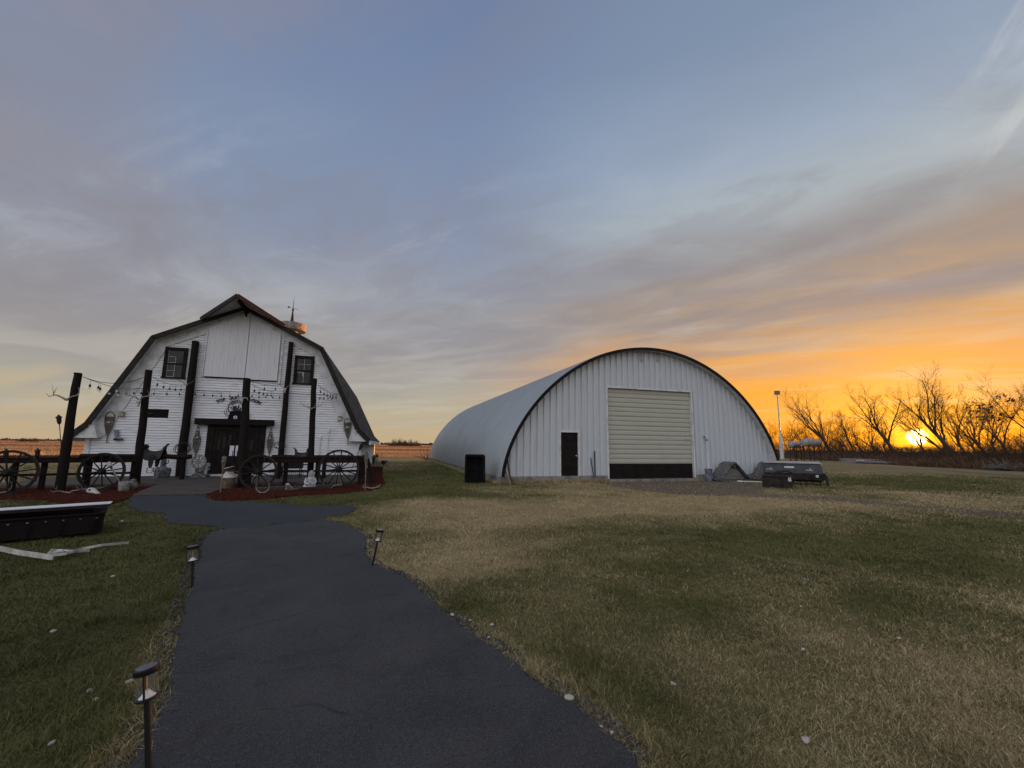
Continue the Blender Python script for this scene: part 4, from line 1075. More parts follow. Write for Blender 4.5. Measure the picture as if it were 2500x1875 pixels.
def skull_mesh(s=1.0):
    m = MB(); prof = [(0.0, .03, .03), (.02, .050, .04), (.07, .060, .05), (.11, .048, .045), (.17, .032, .035), (.23, .028, .028), (.26, .018, .018)]
    m.loft([((0, -.03, -z*s), rx*s, ry*s) for z, rx, ry in prof[::-1]], 12); return m
def rack(loc, rz, left, right, r0, label, skull=False, scale=1.0, mt='antler', name='antlers', group='antlers on the posts', tilt=None):
    o = thing(name, label, 'antlers', loc, rz, group)
    if tilt: o.rotation_euler = (tilt[0], tilt[1], rz)
    for side, rk in ((-1, left), (1, right)):
        m = MB(); antler_tubes(m, side, [tuple(c*scale for c in p) for p in rk[0]], [(t, [tuple(c*scale for c in q) for q in ps]) for t, ps in rk[1]], r0)
        m.build('antler', M[mt], o, smooth=True)
    m = skull_mesh(scale) if skull else MB().ell((0, 0, -.01), (.065*scale, .045*scale, .035*scale))
    sk = m.build('skull' if skull else 'skull_plate', M['bone'] if skull or mt == 'antler_dark' else M[mt], o, smooth=True)
    if skull:
        for sg in (-1, 1):
            e = MB().ell((sg*.038*scale, -.068*scale, -.075*scale), (.018*scale, .012, .016*scale)); e.build('eye_socket', M['black'], sk, smooth=True)
    return o
def on_post(px, py, p, back=0.19):
    w = dp(px, py, p.y); return w-BARN.v*back*0.9
rack(on_post(173, 976, P1), BARN.a, RACK_A, RACK_A2, .030, 'wide antler rack with a curved right beam on the leftmost log post')
rack(on_post(348, 978, P2, .20), BARN.a, RACK_B, RACK_B, .026, 'pale skull with many tined antlers on the post with the hanging board', True, 0.92)
rack(on_post(597, 974, P3, .22), BARN.a, ([(0.03, 0, 0), (.12, -.06, .03), (.22, -.10, .0), (.30, -.10, -.09)], []), ([(0.03, 0, 0), (.12, -.06, .03), (.24, -.10, .0), (.30, -.10, -.12)], []), .024, 'pale skull with drooping horns on the post before the barn doors', True, 0.62, 'bone')
rack(on_post(762, 998, P4, .18), BARN.a, RACK_C, RACK_C, .024, 'branching antlers on the post behind the white statue', False, .78)
x, z = BARN.at(456, 938, .4); rack(BARN.w(x, -.43, z), BARN.a, ([(0.03, 0, 0), (.15, -.04, .08), (.30, -.06, .16), (.42, -.05, .19)], [(0.5, [(.0, 0, .06), (.02, 0, .14)])]), ([(0.03, 0, 0), (.16, -.04, .06), (.28, -.06, .14), (.32, -.05, .26)], []), .016, 'dark slender antlers high on the tall post near the left loft window', False, 0.9, 'antler_dark')
x, z = BARN.at(697, 948, .4); rack(BARN.w(x, -.42, z), BARN.a, ([(0.03, 0, 0), (.14, -.04, .06), (.24, -.06, .16), (.27, -.05, .40), (.24, -.05, .60)], []), ([(0.03, 0, 0), (.10, -.04, .08), (.20, -.06, .12), (.26, -.05, .10)], [(0.6, [(.02, 0, .10), (.0, 0, .24)])]), .016, 'small skull with thin antlers high on the tall post near the right loft window', True, 0.8)

# ------------------------------------------------------------------ board on the second post, lasso coils
def hang_board():
    a = dp(362, 998, P2.y-0.1); b = dp(401, 1021, P2.y+0.1)
    o = thing('hanging_board', 'plain dark board hung sideways from the second log post', 'board', BARN.w(*BARN.loc(a)[:2], a.z), BARN.a)
    w, h = 0.58, a.z-b.z
    m = MB(); m.bx(-0.02, w, -0.025, 0.025, -h, 0); m.build('panel', M['board'], o, bevel=0.006)
    m = MB(); m.bx(0.02, .16, -0.033, -0.025, -h*.55, -h*.42); m.build('strap', M['iron'], o)
hang_board()
def coil(px, py, off, rad, seed, label):
    x, z = BARN.at(px, py, off); o = bthing('lasso_coil', label, 'rope', x, z, off, 'lasso coils on the wall posts')
    rr = random.Random(seed); m = MB()
    for k in range(4):
        cx, cz = rr.gauss(0, .05), rr.gauss(0, .03); rx = rad*(0.9+rr.random()*.3); rz = rad*(0.75+rr.random()*.2); pts = []
        for i in range(24):
            t = 2*PI*i/24; pts.append((cx+rx*math.cos(t), -0.02-k*.008+.02*math.sin(3*t), cz+rz*math.sin(t)))
        m.tube(pts, .011, 5, closed=True)
    m.build('rope_loops', M['iron'], o, smooth=True)
    n = MB(); n.tube([(0, .06, rad*.8), (0, -.05, rad*.82)], .012, 6); n.build('nail', M['iron'], o)
coil(447, 1095, .46, .235, 1, 'wire lasso coil hung on the tall post left of the doors')
coil(683, 1087, .42, .14, 2, 'small rope loop hung on the tall post right of the doors')

# ------------------------------------------------------------------ lettering and emblem
def glyphs(text, size, depth):
    cu = bpy.data.curves.new('t', 'FONT'); cu.body = text; cu.size = size; cu.extrude = depth; cu.offset = 0.006*size/0.15; cu.align_x = 'CENTER'
    ob = bpy.data.objects.new('t', cu); C.objects.link(ob)
    dg = bpy.context.evaluated_depsgraph_get(); me = bpy.data.meshes.new_from_object(ob.evaluated_get(dg))
    vs = [v.co.copy() for v in me.vertices]; fs = [tuple(p.vertices) for p in me.polygons]
    bpy.data.objects.remove(ob); bpy.data.meshes.remove(me); bpy.data.curves.remove(cu)
    return vs, fs
def arc_letters(parent, text, size, cx, cz, rad, a0, a1, m, y=-0.02, name='letter', squash=1.0):
    k = len(text)
    for i, ch in enumerate(text):
        if ch == ' ': continue
        a = a0+(a1-a0)*i/(k-1); vs, fs = glyphs(ch, size, 0.008)
        mb = MB(); out = []
        for v in vs:
            r = rad+v.y; 
            lx = v.x; tx, tz = math.cos(a), -math.sin(a)
            out.append((cx+rad*math.sin(a)*squash+lx*tx+v.y*math.sin(a), y-v.z, cz+rad*math.cos(a)+lx*tz+v.y*math.cos(a)))
        mb.add(out, fs); mb.build(name, m, parent)
lx, lz = BARN.at(584, 978, .05)
let = bthing('sign_lettering', 'black metal letters reading TOP GUN SALOON in an arc above the barn doors', 'sign', lx, lz, 0.04)
arc_letters(let, 'TOP GUN SALOON', 0.17, 0.0, -1.55, 1.62, R(-28.0), R(27), M['letter'])
def emblem():
    x, z = BARN.at(579, 996, .06); r = 0.315
    o = bthing('emblem_sign', 'round white emblem with black rim, dark figure and star buckle above the lintel', 'sign', x, z, 0.05)
    m = MB(); m.lathe([(r, 0), (r, .03)], 40, axis='y', c=(0, -.03, 0)); m.build('disc', M['emblem_white'], o)
    m = MB(); m.ring((0, -.034, 0), r, .016, n=40); m.ring((0, -.034, 0), r*.64, .008, n=36); m.build('rim', M['letter'], o, smooth=True)
    arc_letters(o, 'AMERICAN', 0.105, 0, 0, r*.70, R(-52), R(62), M['letter'], -0.034)
    for c, s in (((-.235, .0), .04), ((.235, .0), .04)):
        m = MB(); pts = []
        for k in range(10):
            q = s if k % 2 == 0 else s*.42; a = PI/2+k*PI/5; pts.append((c[0]+q*math.cos(a), c[1]+q*math.sin(a)))
        m.prism(pts, -.040, -.030); m.build('star', M['letter'], o)
    f = MB()                                            # dark standing figure with hat before a horned animal
    f.prism([(-.15, .07), (-.02, .10), (-.01, .01), (.02, .0), (.02, -.05), (.10, -.05), (.11, .02), (.16, .0), (.15, -.11), (.07, -.19), (-.03, -.21), (-.12, -.15), (-.17, -.04)], -.042, -.030)
    f.lathe([(.028, -.043), (.028, -.030)], 12, axis='y', c=(.055, 0, .105))
    f.prism([(.03, .075), (.08, .075), (.085, .0), (.065, -.04), (.035, -.04), (.022, .0)], -.043, -.031)
    f.build('figure', M['letter'], o)
    c = MB(); c.tube(spline([(-.40, -.03, -.28), (-.45, -.03, -.22), (-.43, -.03, -.12)], 4), .010, 5); c.build('rope_outline', M['letter'], o, smooth=True)
    c = MB(); c.tube(spline([(-.41, -.03, -.30), (-.22, -.03, -.34), (-.10, -.03, -.36)], 4), .010, 5); c.build('rope_outline', M['letter'], o, smooth=True)
    c = MB(); c.tube(spline([(-.37, -.03, -.26), (-.37, -.03, -.10), (-.34, -.03, .02)], 4), .009, 5); c.build('rope_outline', M['letter'], o, smooth=True)
    c = MB(); c.tube(spline([(-.35, -.03, .10), (-.30, -.03, .20), (-.22, -.03, .28), (-.15, -.03, .30)], 4), .010, 5); c.build('rope_outline', M['letter'], o, smooth=True)
    c = MB(); c.tube(spline([(-.24, -.03, .30), (-.28, -.03, .38)], 3), .012, 5); c.build('rope_outline', M['letter'], o, smooth=True)
    c = MB(); c.tube(spline([(.30, -.03, .22), (.37, -.03, .12), (.36, -.03, -.02), (.30, -.03, -.12)], 4), .012, 5); c.build('rope_outline', M['letter'], o, smooth=True)
    b = MB(); b.prism([(-.07, -.46), (.05, -.46), (.065, -.38), (.03, -.335), (-.05, -.335), (-.085, -.38)], -.075, -.045); b.build('buckle', M['emblem_white'], o)
    pts = []
    for k in range(10):
        q = .042 if k % 2 == 0 else .018; a = PI/2+k*PI/5; pts.append((-.01+q*math.cos(a), -.40+q*math.sin(a)))
    b = MB(); b.prism(pts, -.084, -.074); b.build('buckle_star', M['letter'], o)
emblem()

# ------------------------------------------------------------------ snowshoes, lamps, boot, conduits on the wall
def snowshoe(px0, py0, px1, py1, pointed, label, wd=0.155):
    x0, z0 = BARN.at(px0, py0, .05); x1, z1 = BARN.at(px1, py1, .05)     # top, tail
    L = math.hypot(x1-x0, z1-z0); ang = math.atan2(x0-x1, z0-z1)
    o = bthing('snowshoe', label, 'snowshoe', x0, z0, 0.095, 'snowshoes on the barn wall'); o.rotation_euler = (0, ang, BARN.a)
    def w_at(t):                                        # half width along the shoe, t=0 top
        if pointed: return wd*(math.sin(PI*min(1, t/0.72)*0.5) if t < .36 else math.cos(PI/2*min(1, (t-.36)/.50)))**(0.9) if t < .86 else 0
        return wd*(math.sqrt(max(0, 1-((t-.20)/.20)**2)) if t < .2 else math.cos(PI/2*min(1, (t-.20)/.58))**0.8) if t < .78 else 0
    n = 26; fr = MB()
    for sg in (-1, 1):
        fr.tube([(sg*max(.006, w_at(i/n)), 0, -L*i/n) for i in range(n+1)], .013, 6)
    fr.build('frame', M['snowshoe'], o, smooth=True)
    wb = MB(); a, b = (.14, .80) if pointed else (.16, .74)
    for k in range(30):
        t = a+(b-a)*k/29; w = w_at(t)
        if abs(t-.33) < .045 and not pointed or w < .012: continue
        wb.tube([(-w, 0, -L*t), (w, 0, -L*(t+.008))], .0042, 3)
    for k in range(-7, 8):
        pts = [(wd*k/7, 0.003, -L*(a+(b-a)*i/20)) for i in range(21) if abs(wd*k/7) < w_at(a+(b-a)*i/20)]
        if len(pts) > 1: wb.tube(pts, .0042, 3)
    for k in range(-16, 16, 1):
        pts = []
        for i in range(15):
            t = a+(b-a)*(i/14); q = k*.045+(t-a)*L*0.8
            if abs(q) < w_at(t): pts.append((q, -0.003, -L*t))
        if len(pts) > 1: wb.tube(pts, .0042, 3)
    wb.build('webbing', M['rawhide'], o)
    cb = MB()
    for t in (.27, .48): cb.bar((-w_at(t), 0, -L*t), (w_at(t), 0, -L*t), .016, .03)
    cb.build('crossbar', M['snowshoe'], o)
    bd = MB(); bd.ell((0, -.02, -L*.345), (wd*.32, .02, .045)); bd.build('toe_patch', M['bone'], o, smooth=True)
snowshoe(272, 1005, 262, 1081, False, 'bear paw snowshoe with round top on the left of the barn wall', .155)
snowshoe(485, 1040, 478, 1122, True, 'pointed snowshoe on the wall left of the barn doors', .135)
snowshoe(662.5, 1044, 657, 1120, True, 'pointed snowshoe on the wall right of the barn doors', .12)
snowshoe(848.5, 1021, 850, 1086, False, 'round topped snowshoe at the far right of the barn wall', .15)
def wall_lamp(px, py, label, m):
    x, z = BARN.at(px, py, .06); o = bthing('wall_lamp', label, 'lamp', x, z, .033, 'small lamps on the barn wall')
    b = MB(); b.bx(-.10, .10, -.02, 0, -.12, .13); b.build('back_plate', M['trim'], o, bevel=.006)
    b = MB(); b.bx(-.075, .075, -.13, -.021, -.09, .07); b.build('shade', m, o, bevel=.02)
    b = MB(); b.bx(-.085, .085, -.145, -.021, .071, .095); b.build('hood', M['brown_fascia'] if px > 500 else m, o, bevel=.006)
wall_lamp(299, 1011, 'yellowish square wall lamp above the hanging boot', mat('yellowed_plastic', (0.30, 0.27, 0.17), 0.5, var=0.2, scale=12))
wall_lamp(830, 1022, 'pale grey square wall lamp beside the far right snowshoe', M['bone'])
def boot():
    x, z = BARN.at(289, 1060, .08); o = bthing('cowboy_boot', 'old blue grey cowboy boot hung on the barn wall under the lamp', 'boot', x, z, .04)
    m = MB(); m.loft([((-.03, -.06, -.12), .075, .05), ((-.045, -.06, -.05), .065, .048), ((-.06, -.06, .03), .06, .046), ((-.075, -.06, .12), .075, .05), ((-.08, -.06, .17), .08, .052)], 14); m.build('shaft', M['bucket_blue'], o, smooth=True)
    m = MB(); m.tube(spline([(-.06, -.06, -.13), (.02, -.06, -.15), (.10, -.06, -.175), (.19, -.06, -.185)], 5), [.055, .056, .056, .055, .053, .05, .05, .048, .046, .044, .042, .038, .034, .03, .02, .01], 12); m.build('foot', M['bucket_grey'], o, smooth=True)
    m = MB(); m.bx(-.115, -.03, -.10, -.02, -.235, -.17); m.bx(-.03, .19, -.09, -.03, -.225, -.205); m.build('sole', M['leather'], o, bevel=.006)
boot()
for i, (px, py0, py1, lab) in enumerate(((782, 1065, 1128, 'shorter white conduit with a box on the right of the barn wall'), (803, 1047, 1150, 'taller white conduit on the right of the barn wall'))):
    x, z1 = BARN.at(px, py0, .05); _, z0 = BARN.at(px, py1, .05); z0 = max(.13, z0-.4)
    o = bthing('wall_conduit', lab, 'conduit', x, z0, .03, 'conduits on the barn wall')
    m = MB(); m.tube([(0, -.03, 0), (0, -.03, z1-z0-.12)], .02, 8); m.build('pipe', M['white_metal'], o, smooth=True)
    m = MB(); m.bx(-.045, .045, -.07, 0, z1-z0-.13, z1-z0+.03); m.build('junction_box', M['white_metal'], o, bevel=.006)

# ------------------------------------------------------------------ string lights
BULB = None
def strand(a, b, sag, n, label, t0=0.04, t1=0.96, drop=0.13, bright=()):
    global BULB
    a, b = Vector(a), Vector(b); o = thing('string_light', label, 'lights', a, 0, 'string lights on the posts and barn')
    at = lambda t: a.lerp(b, t)-a+Vector((0, 0, -sag*4*t*(1-t)))
    m = MB(); m.tube([at(i/20) for i in range(21)], .0085, 5); m.build('cable', M['black'], o)
    for k in range(n):
        t = t0+(t1-t0)*(k+.5)/n; p = at(t)
        bl = MB(); bl.tube([(0, 0, 0), (0, 0, -drop)], .005, 4); bl.lathe([(.012, -drop), (.026, -drop-.02), (.030, -drop-.07), (.026, -drop-.085)], 8)
        s = bl.build('socket', M['black'], o); s.location = p
        g = MB(); g.lathe([(.020, -drop-.086), (.034, -drop-.12), (.030, -drop-.15), (.004, -drop-.165)], 8); q = g.build('bulb', M['bulb'], s, smooth=True)
WB = lambda px, py, off=.18: BARN.w(BARN.at(px, py, off)[0], -off, BARN.at(px, py, off)[1])
T1 = dp(203, 920, P1.y); T2L = dp(352, 921, P2.y); T2R = dp(374, 921, P2.y); T3R = dp(613, 931, P3.y); T3b = dp(615, 938, P3.y); T4R = dp(777, 940, P4.y)
strand(T1, WB(340, 949), .12, 6, 'bulb string sagging from the leftmost post to the barn wall', .03, .97)
strand(T1, T2L, .20, 2, 'nearly bare cable from the leftmost post to the second post', .1, .7)
strand(T2R, WB(452, 940, .45), .10, 5, 'bulb string from the second post to the tall left wall post')
strand(WB(330, 948), WB(455, 952), .02, 4, 'level bulb cable along the barn wall left of the tall post', .0, 1)
strand(WB(462, 951), WB(598, 956), .05, 6, 'level bulb cable along the wall above the saloon letters')
strand(T3R, WB(692, 938, .4), .08, 2, 'short high cable from the post before the doors to the tall right post', .2, .9)
strand(T3b, WB(668, 956), .06, 5, 'bulb string dropping from the post before the doors to the wall', .02, .98)
strand(WB(598, 956), WB(692, 961), .02, 5, 'level bulb cable on the wall between the doors post and tall right post', .1, 1)
strand(T4R, WB(826, 961), .10, 6, 'bulb string from the rightmost post to the barn roof edge')
strand(WB(700, 959), WB(826, 964), .02, 5, 'level bulb cable on the wall at the far right under the loft window', .6, 1)

# ------------------------------------------------------------------ deck
def deck():
    m = MB(); rr = random.Random(4)
    y = -3.45; i = 0
    while y < -0.05:
        m.bx(-5.7+rr.random()*.02, 5.3-rr.random()*.02, y+.004, min(y+.136, -.02), 0.085, 0.12+rr.gauss(0, .0012)); y += .14
    m.bx(-5.68, 5.28, -3.42, -.03, 0.0, 0.084); m.bx(-5.72, -1.05, -3.49, -3.452, 0.0, 0.118); m.bx(1.27, 5.32, -3.49, -3.452, 0.0, 0.118)
    y = -6.08
    while y < -3.46:
        t = (y+6.08)/2.6; t2 = (y+.136+6.08)/2.6; zf = lambda q: 0.035+0.080*q
        xl = lambda q: -0.5-0.5*q; xr = lambda q: 1.34-0.09*q; e = rr.gauss(0, .0012)
        m.add([(xl(t), y+.004, 0), (xr(t), y+.004, 0), (xr(t2), y+.136, 0), (xl(t2), y+.136, 0), (xl(t), y+.004, zf(t)+e), (xr(t), y+.004, zf(t)+e), (xr(t2), y+.136, zf(t2)+e), (xl(t2), y+.136, zf(t2)+e)],
              [(0,3,2,1),(4,5,6,7),(0,1,5,4),(1,2,6,5),(2,3,7,6),(3,0,4,7)]); y += .14
    struct(m.build('deck', M['deck'], None, loc=BARN.o, rz=BARN.a))
deck()

def ang_of(d): return math.atan2(d.y, d.x)
def railing(name, label, A, B, zt, posts, lower=None, ret=None, group=None):
    """A,B world ends of the top beam"""
    A, B = Vector((A.x, A.y, 0)), Vector((B.x, B.y, 0)); o = thing(name, label, 'railing', A, ang_of(B-A), group); L = (B-A).length
    m = MB(); m.bar((0, 0, zt), (L, 0, zt), .11, .17); m.build('top_beam', M['rail'], o, bevel=.012)
    m = MB(); m.bar((0, -.01, zt+.115), (L, -.01, zt+.115), .17, .04); m.build('cap_board', M['rail'], o, bevel=.006)
    if lower: m = MB(); m.bar((0, 0, lower), (L, 0, lower), .05, .07); m.build('lower_rail', M['rail'], o, bevel=.005)
    for t in posts: m = MB(); m.bx(t*L-.06, t*L+.06, .056, .18, 0, zt+.05); m.build('post', M['rail'], o, bevel=.008)
    if ret:
        m = MB(); m.bar((L-.05, .06, zt), (L-.05, ret, zt), .10, .16); m.build('return_beam', M['rail'], o, bevel=.01)
        m = MB(); m.bar((L-.05, .06, zt+.11), (L-.05, ret, zt+.11), .17, .04); m.build('return_cap', M['rail'], o, bevel=.006)
        for q in (.5, .98): m = MB(); m.bx(L-.11, L+.01, ret*q-.06, ret*q+.06, 0, zt-.08); m.build('post', M['rail'], o, bevel=.008)
    return o
xa, za = BARN.at(600, 1127, 3.75); xb, zb = BARN.at(884, 1121, 3.75); ZR = (za+zb)/2
railing('deck_railing', 'dark timber railing on the right of the deck behind two wagon wheels', BARN.w(xa, -3.75), BARN.w(xb, -3.75), ZR, (.03, .33, .60, .985), 0.52, 3.2)
LA, LB = dp(-40, 1133, 11.95), dp(333, 1125, 13.75)
railing('deck_railing', 'dark timber railing on the left of the deck behind two wagon wheels', LA, LB, .92, (.18, .36, .50, .66, .98), 0.50)
def hitch(label, px0, px1, py, y, posts):
    x0, z = BARN.at(px0, py, -y); x1, z1 = BARN.at(px1, py, -y); z = (z+z1)/2
    o = thing('hitching_log', label, 'rail', BARN.w(x0, y), BARN.a, 'hitching logs on the deck')
    m = MB(); L = x1-x0; rr = random.Random(2); m.tube([(L*i/8, rr.gauss(0, .01), z+rr.gauss(0, .008)) for i in range(9)], .088, 12); m.build('log', M['rail'], o, smooth=True)
    for t in posts: m = MB(); m.tube([(t*L, .03, .115), (t*L, .03, z-.06)], .075, 10); m.build('post', M['log'], o, smooth=True)
    return o, z
_, HZ1 = hitch('long dark hitching log on the left of the deck carrying a saddle', 196, 467, 1114, -1.7, (.06, .52, .93))
_, HZ2 = hitch('dark hitching log on the right of the deck behind the railing', 664, 893, 1116, -1.9, (.08, .55, .97))

# ------------------------------------------------------------------ wagon wheels
def wheel(px, py, Y, rad, spokes, label, rz, lean=0.10, seed=0):
    c = dp(px, py, Y); c.z = 0.02
    o = thing('wagon_wheel', label, 'wheel', c, rz, 'wagon wheels leaning on the railings'); o.rotation_euler = (-lean, 0, rz)
    def lath(prof, n): m = MB(); m.lathe(prof, n, axis='y', c=(0, 0, rad)); return m
    t = .032
    m = lath([(rad-.065, -t), (rad-.008, -t), (rad-.008, t), (rad-.065, t), (rad-.065, -t+.0001)], 44); m.f = m.f[:-2]; m.build('felloe', M['wheel'], o, smooth=True)
    m = lath([(rad-.009, -t-.004), (rad, -t-.004), (rad, t+.004), (rad-.009, t+.004), (rad-.009, -t-.0039)], 44); m.f = m.f[:-2]; m.build('iron_tyre', M['iron'], o, smooth=True)
    h = lath([(.03, -.15), (.062, -.15), (.066, -.12), (.080, -.08), (.085, 0), (.08, .07), (.06, .11), (.02, .11)], 18); hub = h.build('hub', M['wheel'], o, smooth=True)
    b = lath([(.070, -.125), (.078, -.12), (.078, -.095), (.070, -.09)], 18); b.f = b.f[:-2]; b.build('hub_band', M['iron'], hub, smooth=True)
    b = lath([(.012, -.165), (.034, -.165), (.034, -.149), (.012, -.149)], 12); b.build('axle_hole', M['black'], hub)
    for k in range(spokes):
        a = 2*PI*(k+.3)/spokes; d = Vector((math.cos(a), 0, math.sin(a))); cc = Vector((0, 0, rad))
        s = MB(); s.tube([cc+d*.075, cc+d*.12, cc+d*(rad*.55), cc+d*(rad-.06)], [.024, .021, .017, .02], 7); s.build('spoke', M['wheel'], o, smooth=True)
    return o
wheel(15, 1156, 11.55, .60, 12, 'wagon wheel at the far left edge leaning on the left railing', BARN.a+.35, .08)
wheel(245, 1163, 13.05, .56, 12, 'wagon wheel between the two left log posts', BARN.a+.15, .08)
wheel(628, 1166, 13.85, .55, 12, 'smaller wagon wheel right behind the post before the doors', BARN.a, .10)
wheel(826, 1154, 14.35, .64, 14, 'largest wagon wheel at the right end of the railing', BARN.a, .07)

# ------------------------------------------------------------------ saddles
def saddle(px, py, y, zlog, label, flip, scale=1.0, full=True):
    x, _ = BARN.at(px, py, -y); o = thing('saddle', label, 'saddle', BARN.w(x, y, zlog+.085), BARN.a+(PI if flip else 0), 'saddles on the hitching logs'); o.scale = (scale,)*3
    m = MB(); nu, nv = 14, 11; vs = []
    for i in range(nu):
        u = i/(nu-1)*2-1
        for j in range(nv):
            v = j/(nv-1)*2-1; zc = .10+.11*u*u+(.10*max(0, -u-.55)*2); w = .16+.05*abs(u)
            vs.append((u*.30, v*w*1.2, zc-.30*abs(v)**1.6))
    fs = [(i*nv+j, i*nv+j+1, (i+1)*nv+j+1, (i+1)*nv+j) for i in range(nu-1) for j in range(nv-1)]
    n = len(vs); vs2 = [(a, b, c-.03) for a, b, c in vs]
    m.add(vs, fs); m.add(vs2, [f[::-1] for f in fs])
    m.build('seat', M['leather'], o, smooth=True)
    m = MB(); m.tube(spline([(.27, 0, .17), (.32, 0, .27), (.36, 0, .33), (.40, 0, .34)], 4), [.07, .065, .055, .045, .038, .034, .03, .03, .03, .032, .034, .036, .04][:13], 9); m.build('horn', M['leather'], o, smooth=True)
    m = MB(); m.ell((-.28, 0, .24), (.07, .19, .10)); m.build('cantle', M['leather'], o, smooth=True)
    if full:
        for sg in (-1, 1):
            m = MB(); m.prism([(-.06, .0), (.12, .0), (.10, -.28), (.06, -.46), (-.02, -.46), (-.05, -.28)], sg*.215-.012, sg*.215+.012); f = m.build('fender', M['leather'], o, bevel=.008)
            m = MB(); m.tube([(-.06, sg*.215, -.62), (-.05, sg*.215, -.47), (.09, sg*.215, -.47), (.10, sg*.215, -.62)], .014, 6, closed=True); m.build('stirrup', M['leather'], f, smooth=True)
    return o
saddle(377, 1106, -1.7, HZ1, 'dark leather saddle with horn and hanging stirrups on the left hitching log', False, 1.05)
saddle(737, 1108, -1.9, HZ2, 'low dark saddle on the right hitching log behind the log post', True, .78, False)

# ------------------------------------------------------------------ figures and machines by the wall
def jug():
    p = BARN.w(BARN.at(398, 1140, .9)[0], -.9, .12); o = thing('garden_ornament', 'dark stone jug shaped ornament with a tall neck below the left saddle', 'ornament', p, BARN.a)
    m = MB(); m.lathe([(.20, 0), (.245, .04), (.25, .16), (.25, .30), (.23, .36), (.15, .40), (.10, .43)], 20); m.build('belly', M['stone'], o, smooth=True)
    m = MB(); m.lathe([(.098, .43), (.085, .50), (.095, .60), (.082, .70), (.10, .78), (.115, .80), (.10, .83)], 14); m.build('neck', M['stone'], o, smooth=True)
    m = MB(); m.ell((0, -.17, .31), (.12, .08, .06)); m.build('pale_lid', M['flywheel'], o, smooth=True)
    m = MB(); m.tube(spline([(.20, 0, .37), (.26, -.02, .36), (.28, -.02, .28), (.26, -.02, .18)], 4), .022, 7); m.tube(spline([(.08, 0, .68), (.15, 0, .66), (.14, 0, .56), (.09, 0, .52)], 4), .018, 6); m.build('handle', M['stone'], o, smooth=True)
    m = MB(); m.lathe([(.27, -.005), (.29, .0), (.29, .012), (.25, .016)], 22); m.build('saucer', M['concrete'], o, smooth=True)
jug()
def engine():
    p = BARN.w(BARN.at(488, 1155, .75)[0], -.75, .12); o = thing('stationary_engine', 'old grey engine with a spoked flywheel beside the barn doors', 'engine', p, BARN.a)
    m = MB(); m.bx(-.22, .30, -.20, .20, 0, .10); m.bx(-.14, .22, -.12, .16, .10, .42); m.lathe([(.10, -.2), (.12, -.1), (.12, .14), (.08, .2)], 12, c=(.08, 0, .30), axis='y'); m.build('crankcase', M['stone'], o, bevel=.015)
    w = MB(); c = (-.02, -.19, .62)
    w.lathe([(.20, -.03), (.26, -.03), (.26, .03), (.20, .03), (.20, -.0299)], 32, c=c, axis='y'); w.f = w.f[:-2]
    fw = w.build('flywheel', M['flywheel'], o, smooth=True)
    for k in range(8):
        a = 2*PI*k/8; d = Vector((math.cos(a), 0, math.sin(a))); q = MB(); q.tube([Vector(c)+d*.03, Vector(c)+d*.21], [.026, .02], 6); q.build('spoke', M['flywheel'], fw)
    q = MB(); q.lathe([(.02, -.05), (.05, -.05), (.05, .06), (.02, .06)], 12, c=c, axis='y'); q.build('hub', M['flywheel'], fw, smooth=True)
    q = MB(); q.lathe([(.09, .40), (.10, .44), (.10, .52), (.06, .56)], 12, c=(.24, -.04, 0)); q.lathe([(.11, .30), (.11, .36)], 12, c=(.24, -.04, 0)); q.bar((.24, -.16, .12), (.24, -.10, .50), .10, .03, (0, 1, 0)); q.build('cylinder', M['flywheel'], o, smooth=True)
    q = MB(); q.tube(spline([(-.2, -.16, .10), (0, -.24, .18), (.15, -.22, .06), (.28, -.22, .02)], 4), .018, 6); q.build('pipe', M['flywheel'], o, smooth=True)
engine()
def grill():
    x, _ = BARN.at(712, 1150, 1.3); p = BARN.w(x, -1.15, .12); o = thing('cook_stove', 'black iron camp stove with side racks on the deck behind the railing', 'stove', p, BARN.a)
    m = MB(); m.bx(-.30, .36, -.20, .20, .36, .66); m.build('firebox', M['black'], o, bevel=.01)
    m = MB(); m.bx(-.29, .35, -.215, -.202, .39, .63); m.build('door', M['iron'], o, bevel=.005)
    m = MB(); m.bx(-.62, -.30, -.18, .18, .40, .43); m.bx(.37, .66, -.18, .18, .50, .53); m.build('side_shelf', M['iron'], o, bevel=.004)
    m = MB()
    for x0, x1 in ((-.75, -.35), (-.25, .10), (.15, .45)):
        for z in (.12, .30): m.bar((x0, -.2, z), (x1, -.2, z), .02, .02)
        for k in range(5): xx = x0+(x1-x0)*k/4; m.bar((xx, -.2, .12), (xx, -.2, .30), .014, .014)
    m.build('iron_lattice', M['iron'], o)
    for q, r_ in ((-.6, -.17), (.30, -.17), (-.6, .17), (.30, .17), (-.15, -.17)): m = MB(); m.tube([(q, r_, 0), (q, r_, .38)], .02, 6); m.build('leg', M['iron'], o)
    m = MB(); m.bx(-.60, -.34, -.03, .03, .435, .68); m.build('pale_panel', M['concrete'], o, bevel=.006)
    m = MB(); m.tube([(.10, .05, .66), (.10, .05, .9)], .05, 10); m.build('flue', M['iron'], o)
grill()

